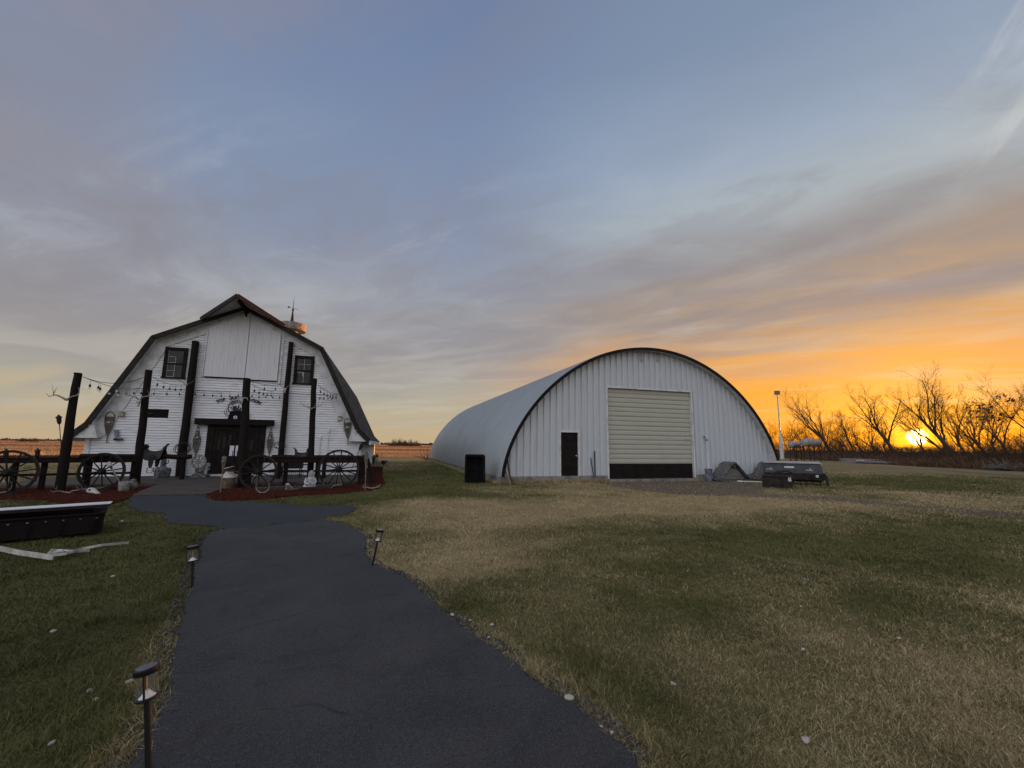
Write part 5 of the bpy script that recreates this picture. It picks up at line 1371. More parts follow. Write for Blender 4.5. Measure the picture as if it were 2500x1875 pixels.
# ------------------------------------------------------------------ small things in the mulch
def pick(px, py, z=0.03): return gp(px, py, z)
def milk_can():
    o = thing('milk_can', 'large rusty milk can with open lid standing beside the post before the doors', 'milk can', pick(556, 1193), BARN.a)
    m = MB(); m.lathe([(.185, 0), (.19, .02), (.19, .34), (.186, .36)], 22); m.build('body', M['rust_can'], o, smooth=True)
    m = MB(); m.lathe([(.205, .345), (.21, .36), (.20, .375), (.16, .43), (.125, .50), (.12, .54)], 22); m.build('shoulder', M['bone'], o, smooth=True)
    m = MB(); m.lathe([(.12, .54), (.15, .575), (.155, .59), (.13, .595)], 20); m.build('rim', M['rust_can'], o, smooth=True)
    m = MB(); m.lathe([(.02, -.012), (.15, -.012), (.155, .0), (.15, .016), (.02, .016)], 20); m.xf(Matrix.Translation((-.03, 0, .66)) @ Matrix.Rotation(-.28, 4, 'Y')); m.build('lid', M['bone'], o, smooth=True)
    m = MB(); m.tube(spline([(.19, -.05, .42), (.26, -.06, .47), (.25, -.05, .53), (.15, -.03, .55)], 4), .012, 6); m.build('handle', M['rust_can'], o, smooth=True)
milk_can()
def pail():
    o = thing('pail', 'dirty white pail in the mulch beside the left wagon wheel', 'bucket', pick(301, 1199), BARN.a)
    m = MB(); m.lathe([(.115, 0), (.12, .01), (.140, .26), (.147, .262), (.147, .275), (.13, .275), (.12, .03)], 20); m.build('body', M['pail'], o, smooth=True)
    m = MB(); m.tube(spline([(-.145, 0, .25), (-.10, -.13, .16), (.10, -.13, .16), (.145, 0, .25)], 5), .004, 5); m.build('bail_handle', M['iron'], o)
    q = thing('crock', 'round brown stone crock between the pail and the second post', 'crock', pick(322, 1196), BARN.a)
    m = MB(); m.lathe([(.10, 0), (.13, .05), (.14, .14), (.12, .22), (.08, .26), (.085, .285), (.06, .29)], 18); m.build('body', mat('brown_crock', (0.15, 0.12, 0.10), .6, var=.4, scale=10), q, smooth=True)
    m = MB(); m.lathe([(.08, .29), (.075, .305), (.02, .325), (.02, .345), (.005, .35)], 14); m.build('lid', M['stone'], q, smooth=True)
pail()
def broom():
    a, b = dp(266, 1132, 13.15), pick(304, 1199); o = thing('long_handled_mallet', 'long pale handle with a worn head leaning on the second left wagon wheel', 'mallet', b, 0)
    d = a-b; m = MB(); m.tube([(0, 0, 0), d*.5+Vector((.01, 0, 0)), d], [.017, .016, .018], 8); m.build('handle', M['bamboo'], o, smooth=True)
    n = d.normalized(); m = MB(); m.tube([d-n*.14, d-n*.12, d+n*.02, d+n*.04], [.03, .06, .065, .04], 9); m.build('head', M['bone'], o, smooth=True)
    m = MB(); m.tube([d-n*.24, d-n*.13], [.02, .034], 8); m.build('ferrule', M['iron'], o, smooth=True)
broom()
def bull_skull(px, py, rz, label, s=1.0):
    o = thing('cow_skull', label, 'skull', pick(px, py, .09), rz, 'cow skulls on the ground')
    m = MB(); m.loft([((0, .16*s, 0), .02, .02), ((0, .12*s, .03), .11*s, .07*s), ((0, .02*s, .05), .12*s, .08*s)], 12)
    m.v = []; m.f = []
    prof = [(-.34, .035, .03), (-.32, .055, .04), (-.22, .06, .05), (-.10, .085, .06), (0, .12, .075), (.08, .125, .08), (.14, .10, .07), (.17, .04, .03)]
    for y, rx, rz_ in prof:
        for j in range(14): t = 2*PI*j/14; m.v.append((rx*s*math.cos(t), y*s, .03+rz_*s*math.sin(t)-.18*(0.1-y)*s))
    m.f = [(i*14+j, i*14+(j+1) % 14, (i+1)*14+(j+1) % 14, (i+1)*14+j) for i in range(7) for j in range(14)]+[tuple(range(14))[::-1], tuple(7*14+j for j in range(14))]
    sk = m.build('cranium', M['bone'], o, smooth=True)
    for sg in (-1, 1):
        e = MB().ell((sg*.088*s, -.03*s, .055*s), (.028*s, .034*s, .028*s)); e.build('eye_socket', M['black'], sk, smooth=True)
        h = MB(); h.tube(spline([(sg*.09*s, .10*s, .06), (sg*.20*s, .12*s, .07), (sg*.30*s, .10*s, .10), (sg*.38*s, .06*s, .16)], 5), [.035*s*(1-i/17) for i in range(16)], 8); h.build('horn', M['antler_dark'], o, smooth=True)
    return o
bull_skull(706, 1193, BARN.a, 'upright cow skull with dark horns in front of the right railing', 1.0).rotation_euler = (R(-38), 0, BARN.a)
bull_skull(226, 1200, BARN.a+.9, 'pale cow skull lying sideways under the second left wagon wheel', .95)
def ground_antlers(px, py, rz, lr, label, s=1.0, tilt=R(-62), m_='antler'):
    o = rack(pick(px, py, .05), rz, lr[0], lr[1], .02, label, False, s, m_, 'shed_antlers', 'antlers lying in the mulch'); o.rotation_euler = (R(90)+tilt, 0, rz); return o
U = ([(0.03, 0, 0), (.16, -.02, .06), (.26, -.03, .20), (.27, -.03, .38), (.20, -.02, .50)], [(.8, [(.03, 0, .05), (.06, 0, .08)])])
ground_antlers(641, 1203, BARN.a, (U, U), 'pale U shaped antlers propped on the smaller right wagon wheel', .62, R(-80))
ground_antlers(171, 1203, BARN.a, (RACK_A, RACK_B), 'antlers lying at the foot of the leftmost log post', .9)
ground_antlers(808, 1191, BARN.a, (RACK_A2, RACK_B), 'curled antlers below the largest wagon wheel', .8, R(-75))
ground_antlers(903, 1192, BARN.a+.3, (RACK_B, RACK_C), 'pale spiky antlers in the mulch at the deck corner', .62, R(-55), 'bone')
ground_antlers(2, 1203, BARN.a+.3, (U, U), 'curved pale antlers under the leftmost wagon wheel', .75, R(-70))
def statue():
    o = thing('statue', 'white chalky bust of a hooded figure on the edging timber', 'statue', pick(757, 1188, .155), BARN.a+.1)
    m = MB(); S = [((-.02, 0, 0), .190, .12), ((-.015, 0, .04), .175, .115), ((-.005, 0, .12), .145, .10), ((.005, 0, .20), .128, .09), ((.01, 0, .25), .118, .085), ((.012, 0, .285), .098, .07), ((.014, 0, .31), .066, .058), ((.014, -.005, .335), .056, .056), ((.014, -.01, .37), .060, .066), ((.014, -.01, .42), .062, .070), ((.014, -.005, .46), .054, .062), ((.014, 0, .49), .035, .04), ((.014, 0, .50), .008, .01)]
    m.loft(S, 18); m.build('figure', M['statue'], o, smooth=True)
    h = MB(); h.tube(spline([(-.055, -.045, .30), (-.060, -.045, .38), (-.04, -.05, .45), (.014, -.055, .485), (.068, -.05, .45), (.088, -.045, .38), (.083, -.045, .30)], 4), .018, 7); h.build('hood', M['statue'], o, smooth=True)
    f = MB(); f.tube([(.014, -.078, .435), (.014, -.093, .40), (.014, -.085, .39)], [.008, .013, .006], 6); f.ell((-.012, -.074, .428), (.012, .008, .006)); f.ell((.040, -.074, .428), (.012, .008, .006)); f.ell((.014, -.079, .365), (.018, .008, .006)); f.build('face', M['statue'], o, smooth=True)
    for sg in (-1, 1):
        a = MB(); a.tube(spline([(sg*.11, -.02, .26), (sg*.145, -.06, .15), (sg*.09, -.12, .09), (sg*.02, -.125, .10)], 5), [.04, .04, .04, .039, .038, .037, .036, .035, .034, .033, .032, .03, .028, .026, .024, .02], 8); a.build('arm', M['statue'], o, smooth=True)
    d = MB()
    for k in range(6): x = -.12+k*.048; d.tube([(x*.75, -.085, .24), (x, -.112, .10), (x*1.15, -.122, .01)], [.008, .012, .010], 5)
    d.build('robe_folds', M['statue'], o, smooth=True)
statue()
for a, b, lab in (((622, 1203), (743, 1198), 'left edging timber along the right mulch bed'), ((745, 1198), (842, 1193), 'right edging timber under the white statue')):
    p, q = pick(*a, 0), pick(*b, 0); o = thing('edging_timber', lab, 'timber', p, ang_of(q-p), 'edging timbers of the mulch bed')
    m = MB(); m.bx(0, (q-p).length-.02, -.02, .13, 0, .155); m.build('beam', M['deck'], o, bevel=.01)

# ------------------------------------------------------------------ torches
def tiki(b, t, label, style):
    p = pick(*b, .0) if not isinstance(b, Vector) else b; q = dp(*t, p.y); d = q-p; L = d.length; n = d.normalized()
    o = thing('garden_torch', label, 'torch', p, 0, 'garden torches round the barn')
    if style == 'bamboo':
        m = MB(); m.tube([(0, 0, 0), d*.45, d*.62], [.013, .015, .018], 8); m.build('pole', M['bamboo'], o, smooth=True)
        m = MB()
        for k in range(7):
            a = 2*PI*k/7; e = Vector((math.cos(a), math.sin(a), 0)); m.tube([d*.60+e*.016, d*.84+e*.055], .006, 5)
        m.build('split_cage', M['bamboo'], o)
        m = MB(); m.tube([d*.80, d*.83, d*.95, d*.955], [.04, .058, .062, .03], 12); m.build('woven_holder', M['bamboo'], o, smooth=True)
        m = MB(); m.tube([d*.95, d*.97, d*.985, d], [.03, .03, .012, .010], 10); m.build('fuel_can', M['black'], o, smooth=True)
    else:
        hl = min(.34, L*.35)
        m = MB(); m.tube([(0, 0, 0), d-n*hl], .011, 7); m.build('pole', M['iron'], o, smooth=True)
        m = MB(); m.tube([d-n*hl, d-n*(hl*.82), d-n*(hl*.45)], [.012, .05, .062], 10); m.build('bowl', M['iron'] if style != 'pale' else M['pail'], o, smooth=True)
        m = MB(); m.tube([d-n*(hl*.45), d-n*(hl*.28)], [.058, .064], 10); m.build('lantern', M['black'], o, smooth=True)
        m = MB(); m.tube([d-n*(hl*.30), d-n*(hl*.24), d-n*(hl*.12), d-n*(hl*.06), d], [.085, .08, .03, .028, .012], 10); m.build('cap', M['black'], o, smooth=True)
tiki((537, 1206), (549, 1110), 'tall bamboo torch at the corner of the entrance ramp', 'bamboo')
tiki((158, 1192), (143, 1012), 'black lantern torch left of the leftmost log post, leaning', 'iron')
tiki((891, 1200), (895, 1103), 'weathered bamboo torch before the right end of the railing', 'bamboo')
tiki(BARN.w(4.75, -2.3, .12), (885, 1080), 'highest black lantern torch behind the right end of the railing', 'iron')
tiki((910, 1183), (913, 1110), 'black lantern torch in the mulch along the barn side wall, nearer one', 'iron')
tiki((919, 1172), (920.5, 1107), 'black lantern torch in the mulch along the barn side wall, farther one', 'pale')
tiki(dp(88, 1176, 13.9)*1, (92, 1094), 'black lantern torch standing behind the left railing', 'iron')
tiki(dp(14, 1176, 13.2)*1, (15, 1095), 'black lantern torch behind the leftmost wagon wheel', 'iron')
for i, (a, b, lab) in enumerate((((897, 1118), (911, 1182), 'taller dark plank leaning on the deck corner'), ((900, 1146), (908, 1180), 'shorter dark plank leaning on the deck corner'), ((895, 1150), (901, 1186), 'thin split plank leaning on the deck corner'))):
    q = pick(*b, .02); p = dp(a[0], a[1], q.y+.35); o = thing('loose_plank', lab, 'plank', q, 0, 'planks leaning on the deck corner')
    m = MB(); m.bar((0, 0, 0), p-q, .03, .13-.03*i, (1, 0, 0)); m.build('board', M['rail'], o, bevel=.006)
def spotlight():
    p = pick(926, 1152); o = thing('garden_spotlight', 'black garden spotlight with a pale lens at the barn side wall', 'spotlight', p, 0)
    c = dp(938, 1132, p.y)-p
    m = MB(); m.tube([(0, 0, 0), c-Vector((.06, 0, .06))], .016, 6); m.build('stake', M['black'], o)
    m = MB(); m.tube([c+Vector((-.16, .0, .02)), c+Vector((-.10, 0, .08)), c+Vector((.10, -.05, .03)), c+Vector((.16, -.08, -.03))], [.05, .10, .14, .15], 14); m.build('housing', M['black'], o, smooth=True)
    m = MB(); m.tube([c+Vector((.158, -.081, -.03)), c+Vector((.175, -.09, -.045))], [.145, .14], 14); m.build('lens', M['bone'], o, smooth=True)
spotlight()

# ------------------------------------------------------------------ arched steel shed
SX0, SW, SH, SB, SQ, SL = -0.15, 14.13, 5.69, 0.27, 0.62, 25.5
def arch(c): return SX0+SW/2+SW/2*c, SB+SH*max(0.0, 1-abs(c)**2)**SQ
def arch_top(x):
    c = (x-SX0-SW/2)/(SW/2); return SB+SH*max(0.0, 1-c*c)**SQ
shed = thing('arched_shed', 'big white arched steel shed with a beige overhead door', 'shed', SHED.o, SHED.a)
DX0, DX1, DZ0, DZ1 = 4.72, 9.16, 0.16, 4.10
MX0, MX1, MZ0, MZ1 = 2.46, 3.26, 0.20, 2.08
def make_shed():
    n = 72; cs = [-math.cos(PI*i/n) for i in range(n+1)]
    P = np.array([arch(c) for c in cs]); N = np.zeros_like(P)
    N[1:-1, 0] = -(P[2:, 1]-P[:-2, 1]); N[1:-1, 1] = P[2:, 0]-P[:-2, 0]; N[0] = (-1, 0); N[-1] = (1, 0); N /= np.linalg.norm(N, axis=1, keepdims=True)
    N[N[:, 1] < 0] *= 1
    ys, off = [], []; y = -0.38
    while y < SL:
        for dy, o in ((0, 0), (.10, 0), (.125, .075), (.195, .075), (.22, 0)): ys.append(y+dy); off.append(o)
        y += .30
    ys = np.array(ys); off = np.array(off); keep = np.append(True, np.diff(ys) > 1e-6); ys, off = ys[keep], off[keep]; ny = len(ys)
    X = P[:, 0][:, None]+N[:, 0][:, None]*off[None]; Z = P[:, 1][:, None]+N[:, 1][:, None]*off[None]; Y = np.broadcast_to(ys[None], X.shape)
    co = np.stack([X, Y, Z], -1).reshape(-1, 3); k = np.arange(n)[:, None]*ny+np.arange(ny-1)[None]
    q = np.stack([k, k+1, k+ny+1, k+ny], -1).reshape(-1, 4)
    o = np_mesh('arch_roof', co, q[:, ::-1], None, M['galv_roof'], None, shed)
    # lining under the front overhang
    m = MB(); vs = []
    for (x, z), (nx, nz) in zip(P, N): vs += [(x-nx*.05, -0.37, z-nz*.05), (x-nx*.05, 0.06, z-nz*.05)]
    m.add(vs, [(2*i, 2*i+1, 2*i+3, 2*i+2) for i in range(n)]); m.build('overhang_lining', M['trim'], shed)
    # dark trim round the arch edge
    m = MB(); vs = []
    for (x, z), (nx, nz) in zip(P, N):
        vs += [(x+nx*.055, -.41, z+nz*.055), (x-nx*.075, -.41, z-nz*.075), (x-nx*.075, -.36, z-nz*.075), (x+nx*.055, -.36, z+nz*.055)]
    m.add(vs, [(4*i+j, 4*i+(j+1) % 4, 4*i+4+(j+1) % 4, 4*i+4+j) for i in range(n) for j in range(4)]+[(0, 1, 2, 3), (4*n+3, 4*n+2, 4*n+1, 4*n)])
    m.build('edge_trim', M['door_dark'], shed)
    # ribbed end wall
    m = MB(); pitch = .293; x = SX0+.1
    prof = []
    while x < SX0+SW-.05:
        prof += [(x, -.070), (x+.030, -.074), (x+.15, -.045), (x+.245, -.012), (x+.280, 0.0)]; x += pitch
    rr = random.Random(8)
    def zlo(a, b):
        c = (a+b)/2
        if DX0-.02 < c < DX1+.02: return DZ1+.05
        if MX0-.02 < c < MX1+.02: return MZ1+.05
        return SB
    for (xa, ya), (xb, yb) in zip(prof[:-1], prof[1:]):
        z0 = zlo(xa, xb); za, zb = arch_top(xa)-.04, arch_top(xb)-.04
        if za <= z0 or zb <= z0: continue
        m.add([(xa, ya, z0), (xb, yb, z0), (xb, yb, zb), (xa, ya, za)], [(0, 1, 2, 3)])
    m.build('front_panels', M['galv'], shed)
    # jambs and head trims of the openings
    m = MB()
    for a, b, z0, z1 in ((DX0, DX1, .13, DZ1), (MX0, MX1, .18, MZ1)):
        m.bx(a-.07, a, -.080, .20, z0, z1); m.bx(b, b+.07, -.080, .20, z0, z1); m.bx(a-.07, b+.07, -.082, .20, z1+.001, z1+.07)
    m.build('opening_trim', M['trim'], shed, bevel=.004)
    # overhead door: ribbed sections, dark bottom section
    zs = DZ0+.60; d = MB(); nsec = 8; h = (DZ1-zs)/nsec
    for k in range(nsec):
        z = zs+k*h
        for i in range(2):
            za, zb = z+i*h/2+(.012 if i == 0 else .006), z+(i+1)*h/2-(.012 if i else .006)
            d.prism([(DX0, za), (DX1, za), (DX1, zb), (DX0, zb)], .060, .10)
            d.add([(DX0, .045, za+.04), (DX1, .045, za+.04), (DX1, .045, zb-.04), (DX0, .045, zb-.04), (DX0, .0595, za+.01), (DX1, .0595, za+.01), (DX1, .0595, zb-.01), (DX0, .0595, zb-.01)], [(0,1,2,3),(4,5,1,0),(3,2,6,7)])
    d.bx(DX0, DX1, .085, .12, zs, DZ1)
    dr = d.build('overhead_door', M['door_beige'], shed)
    b = MB(); b.bx(DX0, DX1, .05, .12, DZ0, zs-.004); b.build('bottom_section', M['door_dark'], dr, bevel=.006)
    b = MB(); b.bx(DX0, DX1, .03, .12, DZ0-.05, DZ0-.003); b.build('rubber_seal', M['black'], dr)
    b = MB(); b.bar((DX1-.35, .02, zs+1.15), (DX1-.18, .02, zs+1.15), .03, .05); b.build('door_handle', M['steel'], dr)
    # walk-in door
    d = MB(); d.bx(MX0, MX1, .0, .05, MZ0, MZ1); wd = d.build('walk_door', M['door_dark'], shed, bevel=.004)
    b = MB(); b.tube([(MX1-.09, -.002, 1.10), (MX1-.09, -.05, 1.10)], .016, 8); b.ell((MX1-.09, -.065, 1.10), (.036, .026, .030)); b.build('door_knob', M['steel'], wd, smooth=True)
    b = MB(); b.bx(MX0-.02, MX1+.02, -.09, .05, .12, .195); b.build('sill', M['concrete'], wd)
    # louvred vents near the crown
    for px in (1562, 1602):
        x, z1 = SHED.at(px, 863); _, z0 = SHED.at(px, 884); x = round((x-SX0-.1)/pitch)*pitch+SX0+.1+.10-.01
        v = MB(); v.bx(x-.085, x+.085, -.085, -.003, z0, z1); vo = v.build('vent', M['galv'], shed, bevel=.003)
        s = MB(); nn = 8
        for i in range(nn):
            z = z0+.02+(z1-z0-.04)*i/(nn-1); s.bx(x-.072, x+.072, -.089, -.0855, z-.010, z+.012)
        s.build('louvre', M['black'], vo)
    # concrete footing with a door gap
    f = MB(); f.bx(-.22, DX0-.08, -.10, .12, -.05, .265); f.bx(DX1+.08, SX0+SW+.08, -.10, .12, -.05, .265); f.bx(-.24, .05, .125, SL, -.05, .265); f.bx(SX0+SW-.05, SX0+SW+.10, .125, SL, -.05, .265)
    f.bx(DX0-.075, DX1+.075, -.25, .3, -.05, .105)
    f.build('footing', M['concrete'], shed, bevel=.015)
    r = MB(); vs = [(x, SL-.1, z) for x, z in P]; r.add(vs, [tuple(range(len(vs)))]); r.build('rear_wall', M['galv'], shed)
make_shed()

def lean_stick(px0, py0, px1, py1, label, w, t, mt, y0=-.35, y1=-.10, curve=0.0, group='sticks leaning on the shed'):
    xt, zt = SHED.at(px0, py0, -y1); xb, zb = SHED.at(px1, py1, -y0)
    b = SHED.w(xb, y0, max(.0, zb) if zb > .15 else 0.0); o = thing('leaning_stick', label, 'stick', b, SHED.a, group)
    d = Vector((xt-xb, y1-y0, zt-b.z)); m = MB()
    if curve: m.tube(spline([(0, 0, 0), d*.35+Vector((-curve, 0, 0)), d*.7+Vector((-curve*.8, 0, 0)), d], 5), [t]*15+[t*.6], 7)
    else: m.bar((0, 0, 0), d, w, t, (0, 1, 0))
    m.build('shaft', M[mt], o, smooth=bool(curve))
lean_stick(1239, 1112, 1252, 1178, 'curved weathered limb leaning on the left corner of the shed', .05, .035, 'bark', -.40, -.08, .06)
lean_stick(1231, 1143, 1247, 1178, 'short pale stick leaning on the left corner of the shed', .05, .03, 'bamboo', -.50, -.2)
lean_stick(1452, 1101, 1453, 1161, 'upright dark bar leaning on the shed between its two doors', .035, .035, 'iron', -.14, -.066)
lean_stick(1442, 1117, 1449, 1161, 'slanting dark bar leaning on the shed between its two doors', .03, .03, 'iron', -.2, -.066)
def standpipe():
    x, zt = SHED.at(1726, 1066, .12); o = thing('wall_pipe', 'white standpipe with a hooked top on the shed wall right of the big door', 'pipe', SHED.w(x, -.10, .27), SHED.a)
    m = MB(); m.tube([(0, 0, 0), (0, 0, zt-.33), (-.03, 0, zt-.28), (-.12, 0, zt-.27)], .028, 8); m.build('pipe', M['white_metal'], o, smooth=True)
    m = MB(); m.bx(-.16, -.10, -.03, .03, zt-.32, zt-.24); m.bx(-.045, .045, -.04, .06, zt-.46, zt-.40); m.build('bracket', M['bucket_grey'], o, bevel=.005)
standpipe()
def tub():
    p = gp(1160, 1180); c = Vector((p.x, p.y, 0)); o = thing('truck_bed_liner', 'black plastic truck bed liner propped upright at the left corner of the shed', 'bed liner', c, BARN.a-.15); o.rotation_euler = (R(-11), 0, BARN.a-.12)
    W, H, D, th = .80, 1.13, .26, .03; m = MB()
    m.bx(-W/2+.04, W/2-.04, D-th, D, .03, H-.04)
    m.prism([(-W/2, 0), (-W/2+.07, 0), (-W/2+.07, H-.03), (-W/2+.02, H)], 0, D-.001); m.prism([(W/2-.07, 0), (W/2, 0), (W/2-.06, H), (W/2-.11, H-.03)], 0, D-.001)
    m.bx(-W/2+.071, W/2-.071, .002, D-.002, 0.0, .06); m.bx(-W/2+.071, W/2-.115, .002, D-.002, H-.09, H)
    m.build('shell', M['black_plastic'], o, bevel=.03)
    r = MB()
    for k in range(9): x = -W/2+.15+k*(W-.33)/8; r.bx(x-.018, x+.018, D-th-.014, D-th-.001, .12, H-.16)
    r.build('floor_ribs', M['black_plastic'], o, bevel=.005)
    l = MB(); l.bx(-W/2-.02, W/2+.02, -.03, -.001, -.01, .07); l.bx(-W/2-.02, -W/2+.06, -.03, -.001, .071, H-.02); l.bx(W/2-.10, W/2-.0, -.03, -.001, .071, H-.02); l.bx(-W/2+.0, W/2-.05, -.031, -.002, H-.08, H+.02); l.build('rim', M['black_plastic'], o, bevel=.012)
tub()
def branches():
    b = SHED.w(-.45, 25.3, 0); o = thing('fallen_branch', 'bare dead branch lying at the far left corner of the shed', 'branch', b, 0); rr = random.Random(3); S = []
    for k in range(7):
        p = Vector((0, 0, .05)); d = Vector((rr.uniform(-1, .5), rr.gauss(0, .3), rr.uniform(.1, .9))).normalized(); r_ = .04
        for i in range(5): q = p+d*.32; S.append((*p, r_, *q, r_*.75)); p = q; r_ *= .75; d = (d+Vector((rr.gauss(0, .3), rr.gauss(0, .3), rr.gauss(0, .25)))).normalized()
    twig_tubes(S, 'twigs', M['bark'], o, 5)
branches()

# ------------------------------------------------------------------ rubber tracks, buckets, seeder
def track(px, py, label, rz, Y=None, back=0.0):
    p = SHED.w(SHED.at(px, py, .88)[0], -.88, 0.02); o = thing('rubber_track', label, 'rubber track', p, rz, 'rubber tracks by the shed'); o.scale = (1.12,)*3
    Wd = .62                                            # depth of the belt; outline: flat base 1.5 m, rounded peak .74 high
    pts = spline([(-.80, .05), (-.76, .015), (0, .0), (.72, .015), (.80, .06), (.74, .13), (.44, .40), (.17, .66), (.02, .745), (-.14, .68), (-.42, .42), (-.72, .14)].__class__([(x, 0, z) for x, z in [(-.80, .05), (-.76, .015), (0, .0), (.72, .015), (.80, .06), (.74, .13), (.44, .40), (.17, .66), (.02, .745), (-.14, .68), (-.42, .42), (-.72, .14), (-.80, .05)]]), 7)
    pts = [(q.x, q.z) for q in pts[:-1]]; k = len(pts); c = np.mean(pts, 0); t = .035
    inn = []
    for i in range(k):
        a, b = np.array(pts[i-1]), np.array(pts[(i+1) % k]); d = b-a; nrm = np.array([-d[1], d[0]]); nrm /= np.linalg.norm(nrm)+1e-9
        q = np.array(pts[i]); 
        if np.dot(nrm, c-q) < 0: nrm = -nrm
        inn.append(tuple(q+nrm*t))
    m = MB(); vs = [(x, 0, z) for x, z in pts]+[(x, Wd, z) for x, z in pts]+[(x, 0, z) for x, z in inn]+[(x, Wd, z) for x, z in inn]
    fs = []
    for i in range(k):
        j = (i+1) % k; fs += [(i, i+k, j+k, j), (i+2*k, j+2*k, j+3*k, i+3*k), (i, j, j+2*k, i+2*k), (i+k, i+3*k, j+3*k, j+k)]
    m.add(vs, fs); m.build('belt', M['rubber'], o, smooth=True)
    L = MB(); acc = 0; last = -1
    for i in range(k):
        a, b = Vector((pts[i][0], 0, pts[i][1])), Vector((pts[(i+1) % k][0], 0, pts[(i+1) % k][1])); acc += (b-a).length
        if acc > .078:
            acc = 0; d = (b-a).normalized(); nrm = Vector((d.z, 0, -d.x)); mid = (a+b)/2
            if nrm.dot(Vector((c[0], 0, c[1]))-mid) > 0: nrm = -nrm
            if mid.z < .05: continue
            for (y0, y1, sh) in ((.01, .20, 0), (.22, .40, .03), (.42, .61, 0)):
                w = mid+d*sh; e = d*.019; n0 = nrm*.002; n1 = nrm*.028
                L.add([w-e+n0+Vector((0, y0, 0)), w+e+n0+Vector((0, y0, 0)), w+e+n0+Vector((0, y1, 0)), w-e+n0+Vector((0, y1, 0)), w-e*.7+n1+Vector((0, y0+.01, 0)), w+e*.7+n1+Vector((0, y0+.01, 0)), w+e*.7+n1+Vector((0, y1-.01, 0)), w-e*.7+n1+Vector((0, y1-.01, 0))],
                      [(0,3,2,1),(4,5,6,7),(0,1,5,4),(1,2,6,5),(2,3,7,6),(3,0,4,7)])
    L.build('tread_lugs', mat('lug_rubber', (0.20, 0.195, 0.19), .85, var=.45, scale=10) if 'lug_rubber' not in bpy.data.materials else bpy.data.materials['lug_rubber'], o)
    g = MB()
    g.prism([(-.70, .06), (.68, .06), (.40, .30), (.14, .53), (-.10, .53), (-.40, .30)], .12, .15); g.build('inner_board', M['plywood'], o)
    h = MB(); h.tube([(.02, .05, .60), (.02, .55, .60)], .075, 12); h.build('idler_roller', mat('rusty_red_roller', (.10, .045, .03), .8, var=.4, scale=8) if 'rusty_red_roller' not in bpy.data.materials else bpy.data.materials['rusty_red_roller'], o, smooth=True)
    return o
track(1797, 1171, 'nearer rubber track with a grey board inside, standing by the shed wall', SHED.a+.04)
track(1893, 1160, 'farther rubber track partly behind the charcoal seeder box', SHED.a+.06)
def buckets():
    p = SHED.w(SHED.at(1731, 1169, .5)[0], -.5, 0) 
    for k, (z, m_, lab) in enumerate(((0.02, 'bucket_blue', 'blue grey bucket standing on the ground by the shed wall'), (.27, 'bucket_grey', 'dark grey metal bucket stacked on top of the blue one'))):
        o = thing('bucket', lab, 'bucket', p+Vector((0, 0, z)), SHED.a, 'stacked buckets by the shed')
        m = MB(); m.lathe([(.135, 0), (.14, .01), (.165, .285 if not k else .27), (.172, .29 if not k else .275), (.172, .305 if not k else .29), (.158, .305 if not k else .29), (.14, .03)], 22); m.build('body', M[m_], o, smooth=True)
        for zz in (.10, .20): h = MB(); h.ring((0, 0, zz), .152+zz*.045, .006, 'z', 22, 5); h.build('band', M[m_], o)
        h = MB(); h.tube(spline([(-.172, 0, .26), (-.12, -.13, .17), (.12, -.13, .17), (.172, 0, .26)], 5), .004, 5); h.build('bail_handle', M['steel'], o)
buckets()
